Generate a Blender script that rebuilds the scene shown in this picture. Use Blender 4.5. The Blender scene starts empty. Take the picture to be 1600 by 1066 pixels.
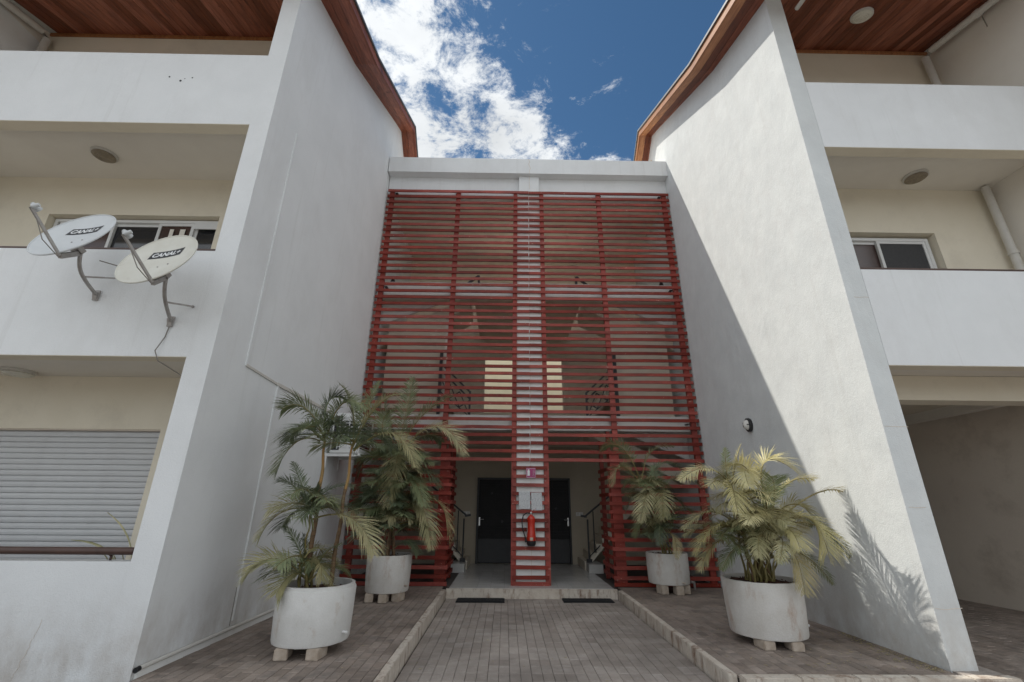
import bpy, bmesh, math, random
from mathutils import Vector, Matrix
random.seed(7)
scene = bpy.context.scene
col = scene.collection
PI = math.pi

# ------------------------------------------------------------------ camera
def cam_axes(t, y, r):
    fwd = Vector((math.sin(y)*math.cos(t), math.cos(y)*math.cos(t), math.sin(t)))
    right = Vector((math.cos(y), -math.sin(y), 0)); up = right.cross(fwd)
    return math.cos(r)*right+math.sin(r)*up, -math.sin(r)*right+math.cos(r)*up, fwd
R_, U_, F_ = cam_axes(.3509, .012, .0079)
cd = bpy.data.cameras.new('camera'); cam = bpy.data.objects.new('camera', cd); col.objects.link(cam)
cam.matrix_world = Matrix(((R_.x, U_.x, -F_.x, -.504), (R_.y, U_.y, -F_.y, 0), (R_.z, U_.z, -F_.z, 1.449), (0, 0, 0, 1)))
cd.lens = 36*696.6/1600; cd.sensor_width = 36; cd.clip_end = 2000; cd.clip_start = .05
scene.camera = cam

# ------------------------------------------------------------------ sky, sun, exposure
SUN = Vector((-1.0, .60, 1.65)).normalized()      # towards the sun
el = math.asin(SUN.z); az = math.atan2(SUN.x, SUN.y)
world = bpy.data.worlds.new("World"); scene.world = world; world.use_nodes = True
nt = world.node_tree; N = nt.nodes; Lk = nt.links
bg = N['Background']; bg.inputs['Strength'].default_value = .15
sky = N.new('ShaderNodeTexSky'); sky.sky_type = 'NISHITA'; sky.sun_disc = False
sky.sun_elevation = el; sky.sun_rotation = az; sky.altitude = 800; sky.air_density = 1.0; sky.dust_density = .3; sky.ozone_density = 2.5
def wn(t, **kw):
    n = N.new(t)
    for k, v in kw.items(): setattr(n, k, v)
    return n
def wmath(op, a, b=None, clamp=False):
    n = wn('ShaderNodeMath', operation=op, use_clamp=clamp)
    for i, v in enumerate((a, b)):
        if v is None: continue
        if isinstance(v, (int, float)): n.inputs[i].default_value = v
        else: Lk.new(v, n.inputs[i])
    return n.outputs[0]
tc = wn('ShaderNodeTexCoord'); sep = wn('ShaderNodeSeparateXYZ'); Lk.new(tc.outputs['Generated'], sep.inputs[0])
zz = wmath('MAXIMUM', sep.outputs[2], .04)
px = wmath('DIVIDE', sep.outputs[0], zz); py = wmath('DIVIDE', sep.outputs[1], zz)
cmb = wn('ShaderNodeCombineXYZ'); Lk.new(px, cmb.inputs[0]); Lk.new(py, cmb.inputs[1]); cmb.inputs[2].default_value = 1.7
def wnoise(scale, detail, rough, dist):
    n = wn('ShaderNodeTexNoise'); Lk.new(cmb.outputs[0], n.inputs['Vector'])
    n.inputs['Scale'].default_value = scale; n.inputs['Detail'].default_value = detail
    n.inputs['Roughness'].default_value = rough; n.inputs['Distortion'].default_value = dist
    return n.outputs['Fac']
# a cloud bank fills the sky to the left, a few wisps drift over the clear part to the right
s = wmath('ADD', wmath('MULTIPLY', wmath('ADD', px, .15), -.8), wmath('MULTIPLY', wmath('SUBTRACT', py, .60), .6))
# unseen cloud added overhead and behind the camera as fill light
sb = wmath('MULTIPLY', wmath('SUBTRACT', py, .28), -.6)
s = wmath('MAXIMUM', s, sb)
bias = wmath('MINIMUM', wmath('MAXIMUM', wmath('ADD', wmath('MULTIPLY', s, .55), .0), -.16), .085)
n1 = wnoise(3.0, 13, .68, .15); n2 = wnoise(9.5, 12, .75, .35)
dens = wmath('ADD', wmath('ADD', wmath('MULTIPLY', n1, .55), wmath('MULTIPLY', n2, .45)), bias)
mask = wn('ShaderNodeMapRange'); mask.interpolation_type = 'SMOOTHSTEP'
Lk.new(dens, mask.inputs[0]); mask.inputs[1].default_value = .49; mask.inputs[2].default_value = .60
wisp = wn('ShaderNodeMapRange'); wisp.interpolation_type = 'SMOOTHSTEP'; Lk.new(wnoise(6.3, 12, .74, .5), wisp.inputs[0])
wisp.inputs[1].default_value = .585; wisp.inputs[2].default_value = .74; wisp.inputs[4].default_value = .7
n3 = wnoise(2.2, 6, .55, 0)
cb = wn('ShaderNodeMapRange'); Lk.new(n3, cb.inputs[0]); cb.inputs[1].default_value = .3; cb.inputs[2].default_value = .7
cb.inputs[3].default_value = 2.6; cb.inputs[4].default_value = 4.0
# the added clouds behind the camera are brightened to lift the shaded facades
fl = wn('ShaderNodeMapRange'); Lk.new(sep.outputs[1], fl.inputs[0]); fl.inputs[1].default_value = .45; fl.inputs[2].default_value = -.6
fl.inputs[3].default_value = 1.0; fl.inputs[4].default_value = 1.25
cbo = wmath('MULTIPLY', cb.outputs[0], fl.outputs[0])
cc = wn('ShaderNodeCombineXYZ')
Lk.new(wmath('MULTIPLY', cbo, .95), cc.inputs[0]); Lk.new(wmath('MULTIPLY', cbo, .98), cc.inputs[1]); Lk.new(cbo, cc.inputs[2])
mx = wn('ShaderNodeMix', data_type='RGBA')
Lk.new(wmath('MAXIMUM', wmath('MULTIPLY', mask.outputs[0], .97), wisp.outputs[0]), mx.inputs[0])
tint = wn('ShaderNodeMix', data_type='RGBA', blend_type='MULTIPLY'); tint.inputs[0].default_value = 1
Lk.new(sky.outputs[0], tint.inputs[6]); tint.inputs[7].default_value = (.205, .287, .308, 1)
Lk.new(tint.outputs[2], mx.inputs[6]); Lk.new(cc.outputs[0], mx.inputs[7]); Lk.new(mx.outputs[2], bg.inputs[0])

sd = bpy.data.lights.new('sun', 'SUN'); sd.energy = 2.0; sd.angle = math.radians(.55); sd.color = (1, .95, .86)
sun = bpy.data.objects.new('sun', sd); col.objects.link(sun)
sun.rotation_euler = (-SUN).to_track_quat('-Z', 'Y').to_euler(); sun.location = (-20, 12, 33)
scene.view_settings.view_transform = 'Standard'; scene.view_settings.look = 'None'
scene.view_settings.exposure = 1.05; scene.view_settings.gamma = 1; scene.view_settings.use_curve_mapping = False
scene.cycles.max_bounces = 8; scene.cycles.diffuse_bounces = 5

# ------------------------------------------------------------------ materials
def mat(name, c1, c2=None, scale=6., rough=.8, bump=0., bscale=40., detail=6, stretch=None, rnd=0., spec=.4, metal=0.,
        dirt=None, dirt_scale=2.5, dirt_at=(.52, .75), fine=.0, bump2=0., bscale2=5., st2=None, trans=None, coat=0., rndcoord=False, basedirt=False, stain=0.):
    m = bpy.data.materials.new(name); m.use_nodes = True; t = m.node_tree; n = t.nodes; l = t.links
    b = n['Principled BSDF']; b.inputs['Roughness'].default_value = rough; b.inputs['Metallic'].default_value = metal
    b.inputs['Specular IOR Level'].default_value = spec; b.inputs['Coat Weight'].default_value = coat
    c2 = c2 or c1
    co = n.new('ShaderNodeTexCoord'); vec = co.outputs['Object']
    oi = n.new('ShaderNodeObjectInfo')
    if rndcoord:
        ad = n.new('ShaderNodeVectorMath'); ad.operation = 'ADD'; sc = n.new('ShaderNodeVectorMath'); sc.operation = 'SCALE'
        sc.inputs[0].default_value = (37, 61, 23); l.new(oi.outputs['Random'], sc.inputs['Scale'])
        l.new(vec, ad.inputs[0]); l.new(sc.outputs[0], ad.inputs[1]); vec = ad.outputs[0]
    def noise(scale, detail, st=None, r=.6):
        x = n.new('ShaderNodeTexNoise'); x.inputs['Scale'].default_value = scale; x.inputs['Detail'].default_value = detail; x.inputs['Roughness'].default_value = r
        if st:
            mp = n.new('ShaderNodeMapping'); mp.inputs['Scale'].default_value = st; l.new(vec, mp.inputs[0]); l.new(mp.outputs[0], x.inputs['Vector'])
        else: l.new(vec, x.inputs['Vector'])
        return x.outputs['Fac']
    def rng(v, a, b_, lo=0, hi=1):
        r = n.new('ShaderNodeMapRange'); l.new(v, r.inputs[0]); r.inputs[1].default_value = a; r.inputs[2].default_value = b_
        r.inputs[3].default_value = lo; r.inputs[4].default_value = hi; return r.outputs[0]
    def mix(f, a, b_):
        x = n.new('ShaderNodeMix'); x.data_type = 'RGBA'
        if isinstance(f, (int, float)): x.inputs[0].default_value = f
        else: l.new(f, x.inputs[0])
        for i, v in ((6, a), (7, b_)):
            if isinstance(v, tuple): x.inputs[i].default_value = (*v, 1)
            else: l.new(v, x.inputs[i])
        return x.outputs[2]
    base = mix(rng(noise(scale, detail, stretch), .3, .7), c1, c2)
    if dirt: base = mix(rng(noise(dirt_scale, 8, dirt[1] if len(dirt) > 1 else None, .7), *dirt_at), base, dirt[0])
    if basedirt:
        sp = n.new('ShaderNodeSeparateXYZ'); l.new(co.outputs['Object'], sp.inputs[0])
        h = rng(sp.outputs[2], .75, .0); nn_ = rng(noise(3.5, 8, (1, 1, .6), .7), .35, .75)
        q = n.new('ShaderNodeMath'); q.operation = 'MULTIPLY'; q.use_clamp = True; l.new(h, q.inputs[0]); l.new(nn_, q.inputs[1])
        q2 = n.new('ShaderNodeMath'); q2.operation = 'MULTIPLY'; q2.use_clamp = True; l.new(q.outputs[0], q2.inputs[0]); q2.inputs[1].default_value = .9
        base = mix(q2.outputs[0], base, (.40, .35, .30))
        st_ = rng(noise(2.2, 8, (3.0, 3.0, .12), .7), .56, .80, 0, .35); base = mix(st_, base, (.50, .49, .47))
    if fine:
        base2 = n.new('ShaderNodeMix'); base2.data_type = 'RGBA'; base2.blend_type = 'MULTIPLY'; base2.inputs[0].default_value = 1
        l.new(base, base2.inputs[6]); g = rng(noise(bscale*2.2, 3), .3, .7, 1-fine, 1+fine*.3)
        cx = n.new('ShaderNodeCombineXYZ'); [l.new(g, cx.inputs[i]) for i in range(3)]; l.new(cx.outputs[0], base2.inputs[7]); base = base2.outputs[2]
    if stain:
        ge = n.new('ShaderNodeNewGeometry'); x = n.new('ShaderNodeTexNoise'); x.inputs['Scale'].default_value = 1.1; x.inputs['Detail'].default_value = 9; x.inputs['Roughness'].default_value = .68
        l.new(ge.outputs['Position'], x.inputs['Vector']); g = rng(x.outputs['Fac'], .36, .64, 1-stain, 1+stain*.35)
        cx = n.new('ShaderNodeCombineXYZ'); [l.new(g, cx.inputs[i]) for i in range(3)]
        b3 = n.new('ShaderNodeMix'); b3.data_type = 'RGBA'; b3.blend_type = 'MULTIPLY'; b3.inputs[0].default_value = 1
        l.new(base, b3.inputs[6]); l.new(cx.outputs[0], b3.inputs[7]); base = b3.outputs[2]
    if rnd:
        hs = n.new('ShaderNodeHueSaturation'); l.new(base, hs.inputs['Color']); l.new(rng(oi.outputs['Random'], 0, 1, 1-rnd, 1+rnd), hs.inputs['Value'])
        l.new(rng(oi.outputs['Random'], 0, 1, 1.05, .9), hs.inputs['Saturation']); base = hs.outputs[0]
    l.new(base, b.inputs['Base Color'])
    nrm = None
    if bump:
        bp = n.new('ShaderNodeBump'); bp.inputs['Strength'].default_value = bump; bp.inputs['Distance'].default_value = .01
        l.new(noise(bscale, 6, stretch), bp.inputs['Height']); nrm = bp.outputs[0]
    if bump2:
        bp = n.new('ShaderNodeBump'); bp.inputs['Strength'].default_value = bump2; bp.inputs['Distance'].default_value = .05
        l.new(noise(bscale2, 5, st2), bp.inputs['Height'])
        if nrm: l.new(nrm, bp.inputs['Normal'])
        nrm = bp.outputs[0]
    if nrm: l.new(nrm, b.inputs['Normal'])
    if trans:
        tr = n.new('ShaderNodeBsdfTranslucent'); l.new(base, tr.inputs[0]); ms = n.new('ShaderNodeMixShader'); ms.inputs[0].default_value = trans
        l.new(b.outputs[0], ms.inputs[1]); l.new(tr.outputs[0], ms.inputs[2]); l.new(ms.outputs[0], n['Material Output'].inputs[0])
    return m
M = {}
M['wall'] = mat('white_stucco', (.775, .785, .79), (.72, .73, .735), 1.4, .9, .35, 90, dirt=((.66, .66, .655), (1, 1, .5)), dirt_scale=1.1, dirt_at=(.52, .9), fine=.05, bump2=.12, bscale2=3.0, st2=(1, 1, .5), spec=.15, basedirt=True)
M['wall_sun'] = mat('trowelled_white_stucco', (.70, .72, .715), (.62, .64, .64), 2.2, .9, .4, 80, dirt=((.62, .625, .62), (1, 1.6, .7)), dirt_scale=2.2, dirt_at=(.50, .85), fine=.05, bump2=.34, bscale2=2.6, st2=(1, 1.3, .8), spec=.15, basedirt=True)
M['beige'] = mat('beige_stucco', (.80, .735, .61), (.755, .69, .56), 1.6, .9, .3, 90, fine=.05, dirt=((.68, .62, .51),), dirt_scale=1.2, spec=.15)
M['taupe'] = mat('taupe_stucco', (.70, .64, .54), (.64, .58, .48), 1.4, .9, .3, 80, fine=.05, spec=.15)
M['soffit'] = mat('balcony_ceiling_plaster', (.80, .76, .69), (.75, .705, .64), 1.5, .9, .2, 90, fine=.04, spec=.15)
M['cream'] = mat('cream_plaster', (.90, .84, .66), (.87, .81, .62), 1.0, .85, .15, 60, spec=.2)
M['inner_beige'] = mat('pale_beige_plaster', (.86, .78, .64), (.82, .74, .60), 1.2, .85, .2, 60, spec=.2)
M['hall'] = mat('shaded_hall_render', (.50, .44, .35), (.44, .385, .30), 1.4, .9, .3, 80, fine=.06, spec=.15)  # darkened taupe, the shade of the entrance recess put into the colour
M['skylight'] = mat('opal_skylight_sheet', (.85, .86, .86), None, 4, .5, trans=.85)
M['brown'] = mat('brown_render', (.72, .64, .55), (.65, .57, .49), 1.0, .9, .3, 60, dirt=((.50, .43, .36),), dirt_scale=1.3, fine=.08, spec=.15)
M['trim'] = mat('white_trim', (.82, .82, .80), (.77, .77, .75), 3, .7, .1, 60, dirt=((.62, .60, .56),), dirt_scale=6, dirt_at=(.58, .8))
M['red'] = mat('worn_red_wood', (.33, .040, .022), (.19, .024, .015), 5, .5, .35, 55, stretch=(.25, 1, 1), rnd=.32, stain=.3, spec=.35, dirt=((.55, .36, .28), (.5, 1, 1)), dirt_scale=26, dirt_at=(.635, .66), rndcoord=True, fine=.1)
M['wood'] = mat('varnished_wood', (.36, .108, .052), (.15, .045, .027), 3.0, .45, .25, 30, stretch=(9, .5, 3), rnd=.42, spec=.4, dirt=((.06, .02, .012), (3, 1, 1)), dirt_scale=3.5, dirt_at=(.60, .75), rndcoord=True)
M['wood_orange'] = mat('fascia_wood', (.46, .20, .075), (.27, .10, .04), 3.0, .5, .25, 30, stretch=(9, .5, 3), rnd=.3, spec=.35, rndcoord=True)
M['roofmetal'] = mat('grey_roof_sheet', (.16, .165, .17), None, 4, .5, spec=.5, metal=.3)
M['pot'] = mat('white_painted_concrete', (.66, .65, .63), (.58, .57, .545), 5, .85, .35, 55, dirt=((.40, .30, .22), (1, 1, .6)), dirt_scale=5.5, dirt_at=(.58, .84), fine=.08, spec=.2)
M['pot_rust'] = mat('stained_white_concrete', (.64, .62, .59), (.56, .53, .49), 5, .85, .4, 50, dirt=((.36, .21, .13), (1, 1, .35)), dirt_scale=6.5, dirt_at=(.55, .80), fine=.1, spec=.2)
M['block'] = mat('grimy_concrete_block', (.50, .43, .36), (.34, .27, .21), 9, .9, .5, 40, fine=.1)
M['soil'] = mat('red_soil', (.085, .035, .022), (.035, .018, .013), 22, .95, 1.0, 30)
M['paver'] = mat('grey_brown_paver', (.40, .352, .312), (.325, .283, .25), 4, .85, .45, 60, rnd=.11, stain=.28, fine=.16, dirt=((.48, .43, .40),), dirt_scale=5, dirt_at=(.55, .8), rndcoord=True, spec=.3)
M['brick'] = mat('reddish_brown_paver', (.36, .29, .243), (.265, .222, .19), 5, .85, .45, 60, rnd=.15, stain=.32, fine=.18, dirt=((.15, .13, .12),), dirt_scale=4, dirt_at=(.5, .8), rndcoord=True, spec=.3)
M['forecourt'] = mat('pale_concrete', (.25, .235, .22), (.21, .20, .185), 2, .9, .3, 30)
M['joint'] = mat('dark_joint_sand', (.085, .07, .062), (.06, .05, .046), 20, .95)
M['kerb'] = mat('worn_white_kerb_paint', (.62, .57, .50), (.50, .43, .36), 7, .85, .5, 30, dirt=((.20, .12, .08), (1, 1, .3)), dirt_scale=9, dirt_at=(.50, .68), rndcoord=True, fine=.1)
M['tile'] = mat('pale_speckled_floor_tile', (.52, .51, .49), (.44, .43, .41), 60, .22, .05, 40, spec=.5, rnd=.06)
M['white'] = mat('white_lacquer', (.72, .72, .71), (.68, .68, .67), 5, .4)
M['pvc'] = mat('off_white_pipe', (.62, .60, .56), (.56, .54, .50), 6, .5)
M['shutter'] = mat('roller_shutter_lath', (.58, .585, .59), (.53, .53, .535), 4, .5, rnd=.03, stretch=(1, 1, 6), dirt=((.42, .39, .37),), dirt_scale=8, dirt_at=(.6, .9))
M['rail'] = mat('dark_brown_rail', (.055, .030, .024), (.085, .045, .034), 8, .45)
M['black'] = mat('black_iron', (.012, .012, .014), (.02, .02, .022), 8, .45, spec=.5)
M['door'] = mat('black_steel_door', (.013, .0125, .013), (.020, .019, .020), 3, .55, spec=.25)
M['rubber'] = mat('black_rubber', (.014, .015, .017), None, 8, .8, .2, 80)
M['chrome'] = mat('brushed_metal', (.6, .6, .6), None, 8, .3, metal=1)
M['galv'] = mat('galvanised_steel', (.40, .385, .37), (.30, .27, .25), 14, .5, metal=.4, dirt=((.22, .13, .08),), dirt_scale=18, dirt_at=(.62, .75))
M['dish'] = mat('grey_white_dish_paint', (.60, .62, .63), (.54, .56, .57), 4, .5)
M['dish_old'] = mat('yellowed_dish_paint', (.66, .65, .59), (.58, .56, .49), 5, .55, dirt=((.38, .33, .27),), dirt_scale=9, dirt_at=(.6, .85))
M['ink'] = mat('black_print', (.018, .018, .02), None, 5, .5)
M['inkw'] = mat('white_print', (.74, .75, .75), None, 5, .5)
M['cable'] = mat('grey_cable', (.22, .20, .18), None, 5, .6)
M['exred'] = mat('glossy_red_paint', (.50, .028, .012), (.46, .022, .010), 5, .28, coat=.3)
M['label'] = mat('printed_label', (.55, .50, .42), (.30, .26, .20), 60, .5)
M['sign'] = mat('faded_magenta_print', (.36, .045, .16), (.32, .04, .14), 5, .45)
M['leaf0'] = mat('dark_green_leaf', (.18, .215, .115), (.10, .135, .08), 5, .40, trans=.16, spec=.5, rnd=.35)
M['leaf1'] = mat('green_leaf', (.27, .30, .15), (.16, .195, .10), 5, .40, trans=.18, spec=.5, rnd=.3)
M['leaf2'] = mat('olive_leaf', (.53, .475, .27), (.30, .295, .155), 6, .5, trans=.25, spec=.4, rnd=.2)
M['leaf3'] = mat('yellow_green_leaf', (.70, .63, .34), (.50, .46, .23), 6, .5, trans=.3, spec=.4, rnd=.12)
M['leaf4'] = mat('dry_tan_leaf', (.52, .44, .25), (.36, .32, .17), 9, .6, trans=.2, spec=.25, rnd=.15)
M['petiole'] = mat('yellow_green_stalk', (.24, .20, .07), (.16, .13, .05), 8, .5)
M['cane'] = mat('ringed_brown_cane', (.20, .12, .06), (.10, .065, .04), 9, .7, .5, 30, stretch=(.3, .3, 6))
M['crownshaft'] = mat('orange_green_crownshaft', (.42, .20, .06), (.22, .17, .06), 8, .45, stretch=(1, 1, .4))
def glassy(name, c):
    m = mat(name, c, None, 4, .06, spec=.8); return m
M['glass'] = glassy('dark_window_glass', (.022, .022, .026))
M['glass_brown'] = mat('curtained_window_glass', (.075, .045, .038), (.05, .03, .028), 3, .12, spec=.6)
M['mesh'] = mat('insect_mesh', (.055, .055, .058), (.04, .04, .043), 30, .6)
M['lampglass'] = mat('ribbed_lamp_glass', (.30, .25, .18), (.20, .165, .12), 20, .25)
M['lampglass_clean'] = mat('pale_lamp_glass', (.70, .68, .60), (.62, .60, .52), 20, .25)
def paper_mat():
    m = mat('printed_notice_paper', (.62, .63, .64), (.56, .57, .58), 6, .6); n = m.node_tree.nodes; l = m.node_tree.links
    b = n['Principled BSDF']; co = n.new('ShaderNodeTexCoord'); mp = n.new('ShaderNodeMapping'); mp.inputs['Scale'].default_value = (1, 1, 1)
    w = n.new('ShaderNodeTexWave'); w.bands_direction = 'Z'; w.inputs['Scale'].default_value = 14; w.inputs['Distortion'].default_value = 0
    x = n.new('ShaderNodeTexNoise'); x.inputs['Scale'].default_value = 1; mp2 = n.new('ShaderNodeMapping'); mp2.inputs['Scale'].default_value = (120, 1, 22)
    l.new(co.outputs['Object'], w.inputs[0]); l.new(co.outputs['Object'], mp2.inputs[0]); l.new(mp2.outputs[0], x.inputs[0])
    mu = n.new('ShaderNodeMath'); mu.operation = 'MULTIPLY'; l.new(w.outputs['Fac'], mu.inputs[0]); l.new(x.outputs['Fac'], mu.inputs[1])
    mr = n.new('ShaderNodeMapRange'); l.new(mu.outputs[0], mr.inputs[0]); mr.inputs[1].default_value = .30; mr.inputs[2].default_value = .5
    mixn = n.new('ShaderNodeMix'); mixn.data_type = 'RGBA'; l.new(mr.outputs[0], mixn.inputs[0]); mixn.inputs[6].default_value = (.62, .63, .64, 1); mixn.inputs[7].default_value = (.18, .19, .2, 1)
    l.new(mixn.outputs[2], b.inputs['Base Color']); return m
M['paper'] = paper_mat()

# ------------------------------------------------------------------ mesh helpers
class MB:
    def __init__(s): s.v = []; s.f = []
    def add(s, vs, fs):
        o = len(s.v); s.v += [tuple(p) for p in vs]; s.f += [tuple(i+o for i in q) for q in fs]; return s
    def box(s, x0, x1, y0, y1, z0, z1):
        vs = [(x, y, z) for z in (z0, z1) for y in (y0, y1) for x in (x0, x1)]
        return s.add(vs, [(0, 2, 3, 1), (4, 5, 7, 6), (0, 1, 5, 4), (2, 6, 7, 3), (0, 4, 6, 2), (1, 3, 7, 5)])
    def prism(s, poly, a, b, axis='X'):
        n = len(poly)
        def P(u, v, w): return {'X': (w, u, v), 'Y': (u, w, v), 'Z': (u, v, w)}[axis]
        return s.add([P(u, v, a) for u, v in poly]+[P(u, v, b) for u, v in poly],
                     [tuple(range(n))[::-1], tuple(range(n, 2*n))]+[(i, (i+1) % n, (i+1) % n+n, i+n) for i in range(n)])
    def tube(s, pts, r, n=8, cap=True):
        pts = [Vector(p) for p in pts]; rs = r if isinstance(r, (list, tuple)) else [r]*len(pts)
        vs = []; up = Vector((0, 0, 1)); last = None
        for i, p in enumerate(pts):
            d = (pts[min(i+1, len(pts)-1)]-pts[max(i-1, 0)]).normalized()
            if last is None: u = d.cross(up if abs(d.z) < .95 else Vector((1, 0, 0))).normalized()
            else: u = (last-d*last.dot(d)).normalized()
            last = u; w = d.cross(u)
            for k in range(n):
                a = 2*PI*k/n; vs.append(p+(u*math.cos(a)+w*math.sin(a))*rs[i])
        fs = [(i*n+k, i*n+(k+1) % n, (i+1)*n+(k+1) % n, (i+1)*n+k) for i in range(len(pts)-1) for k in range(n)]
        if cap: fs += [tuple(range(n))[::-1], tuple(range((len(pts)-1)*n, len(pts)*n))]
        return s.add(vs, fs)
    def lathe(s, prof, c=(0, 0, 0), n=32, M4=None, tilt=None):
        vs = []
        for r, z in prof:
            for k in range(n):
                a = 2*PI*k/n; p = Vector((r*math.cos(a), r*math.sin(a), z))
                if M4: p = M4 @ p
                vs.append(p+Vector(c))
        fs = [(i*n+k, i*n+(k+1) % n, (i+1)*n+(k+1) % n, (i+1)*n+k) for i in range(len(prof)-1) for k in range(n)]
        return s.add(vs, fs)
    def bar(s, a, b, w, h=None, up=(0, 0, 1)):
        a = Vector(a); b = Vector(b); d = (b-a).normalized(); h = h or w; up = Vector(up)
        if abs(d.dot(up)) > .98: up = Vector((0, 1, 0))
        u = d.cross(up).normalized(); q = u.cross(d); vs = []
        for p in (a, b):
            for i, j in ((-1, -1), (1, -1), (1, 1), (-1, 1)): vs.append(p+u*i*w/2+q*j*h/2)
        return s.add(vs, [(0, 1, 2, 3), (7, 6, 5, 4), (0, 4, 5, 1), (1, 5, 6, 2), (2, 6, 7, 3), (3, 7, 4, 0)])
    def mesh(s, name):
        me = bpy.data.meshes.new(name); me.from_pydata(s.v, [], s.f); me.validate(); me.update()
        bm = bmesh.new(); bm.from_mesh(me); bmesh.ops.recalc_face_normals(bm, faces=bm.faces); bm.to_mesh(me); bm.free()
        return me
    def build(s, name, m, parent=None, smooth=False, kind=None, label=None, bevel=0):
        me = s.mesh(name); me.materials.append(M[m])
        if bevel:
            bm = bmesh.new(); bm.from_mesh(me)
            bmesh.ops.bevel(bm, geom=[e for e in bm.edges if len(e.link_faces) == 2 and e.calc_face_angle(0) > .5], offset=bevel, segments=2, affect='EDGES')
            bm.to_mesh(me); bm.free()
        if smooth: me.shade_smooth() if smooth is True else me.shade_smooth()
        if smooth == 'auto':
            for e in me.edges: pass
            me.set_sharp_from_angle(angle=math.radians(35))
        return link(name, me, parent, kind, label)
def link(name, me, parent=None, kind=None, label=None):
    o = bpy.data.objects.new(name, me); col.objects.link(o)
    if parent: o.parent = parent
    if kind: o['kind'] = kind
    if label: o['label'] = label
    return o
def box(name, m, x0, x1, y0, y1, z0, z1, parent=None, **kw): return MB().box(x0, x1, y0, y1, z0, z1).build(name, m, parent, **kw)
def tag(o, label, cat, group=None):
    o['label'] = label; o['category'] = cat
    if group: o['group'] = group
    return o
def thing(name, label, cat, group=None, loc=None):
    o = bpy.data.objects.new(name, None); col.objects.link(o); o.empty_display_size = .1
    if loc: o.location = loc
    return tag(o, label, cat, group)
def text_mesh(body, size, shear=0, offset=0):
    cu = bpy.data.curves.new('txt', 'FONT'); cu.body = body; cu.size = size; cu.align_x = 'CENTER'; cu.align_y = 'CENTER'; cu.shear = shear; cu.offset = offset; cu.resolution_u = 3
    o = bpy.data.objects.new('txt', cu); col.objects.link(o); dg = bpy.context.evaluated_depsgraph_get()
    me = bpy.data.meshes.new_from_object(o.evaluated_get(dg)); bpy.data.objects.remove(o); return me

# ------------------------------------------------------------------ ground
PATH_Z = -.14
ms = dict(kind='structure')
box('ground', 'joint', -400, 400, -400, 400, -.5, PATH_Z-.022, **ms)
# open forecourt in front of the buildings (behind the camera and beside it)
box('forecourt_pavement', 'forecourt', -60, 60, -60, 3.0, -.45, PATH_Z-.004, **ms)

def paver_field(holder, name, m, x0, x1, y0, y1, w, l, top, keep_y, gap=.0038, split=False, skip=None):
    """individual pavers nearer than keep_y, the rest one joined part"""
    nx = max(1, round((x1-x0)/w)); w = (x1-x0)/nx; ny = int((y1-y0)/l+.999)
    g = gap/2; proto = []
    for v in range(4):
        b = MB(); r = random.Random(v)
        def cell(a0, a1, c0, c1):
            k = .003; zt = [r.uniform(-.0012, .0012) for _ in range(4)]
            vs = [(a0, c0, -.02), (a1, c0, -.02), (a1, c1, -.02), (a0, c1, -.02), (a0, c0, -k), (a1, c0, -k), (a1, c1, -k), (a0, c1, -k),
                  (a0+k, c0+k, zt[0]), (a1-k, c0+k, zt[1]), (a1-k, c1-k, zt[2]), (a0+k, c1-k, zt[3])]
            b.add(vs, [(0, 1, 5, 4), (1, 2, 6, 5), (2, 3, 7, 6), (3, 0, 4, 7), (4, 5, 9, 8), (5, 6, 10, 9), (6, 7, 11, 10), (7, 4, 8, 11), (8, 9, 10, 11)])
        if split:
            cell(-w/2+g, -g*.8, -l/2+g, l/2-g); cell(g*.8, w/2-g, -l/2+g, l/2-g)
        else: cell(-w/2+g, w/2-g, -l/2+g, l/2-g)
        me = b.mesh(name); me.materials.append(M[m]); proto.append((me, b))
    rest = MB(); cnt = 0
    for i in range(nx):
        off = 0 if split else (0, .5, .25, .75)[(i*3) % 4]*l*.98
        for j in range(-1, ny+1):
            cx = x0+(i+.5)*w; cy = y0+(j+.5)*l+off
            if cy-l/2 < y0-.001 and cy+l/2 < y0+.03: continue
            if cy-l/2 > y1-.02: continue
            if cy+l/2 > y1+.001 or cy-l/2 < y0-.001:   # cut pieces at the ends
                a = max(cy-l/2, y0)+g; c = min(cy+l/2, y1)-g
                rest.box(cx-w/2+g, cx+w/2-g, a, c, top-.02, top-.001); continue
            if skip and skip(cx, cy): continue
            dz = random.uniform(-.0018, .0018); rz = random.uniform(-.006, .006)
            if keep_y[0] <= cy <= keep_y[1] and cnt < 300:
                o = link(name, random.choice(proto)[0], holder); o.location = (cx, cy, top+dz); o.rotation_euler = (random.uniform(-.004, .004), random.uniform(-.006, .006), rz); cnt += 1
            else:
                b = random.choice(proto)[1]; rest.add([(v[0]+cx, v[1]+cy, v[2]+top+dz) for v in b.v], b.f)
    if rest.v: rest.build(name+'_field', m, holder, kind='stuff')

path_bed = box('path', 'joint', -1.545, 1.545, 3.0, 9.07, -.45, PATH_Z-.02, **ms)
paver_field(path_bed, 'paver', 'paver', -1.53, 1.53, 3.0, 9.07, .2186, .212, PATH_Z, (4.55, 9.1), split=True)
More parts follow.
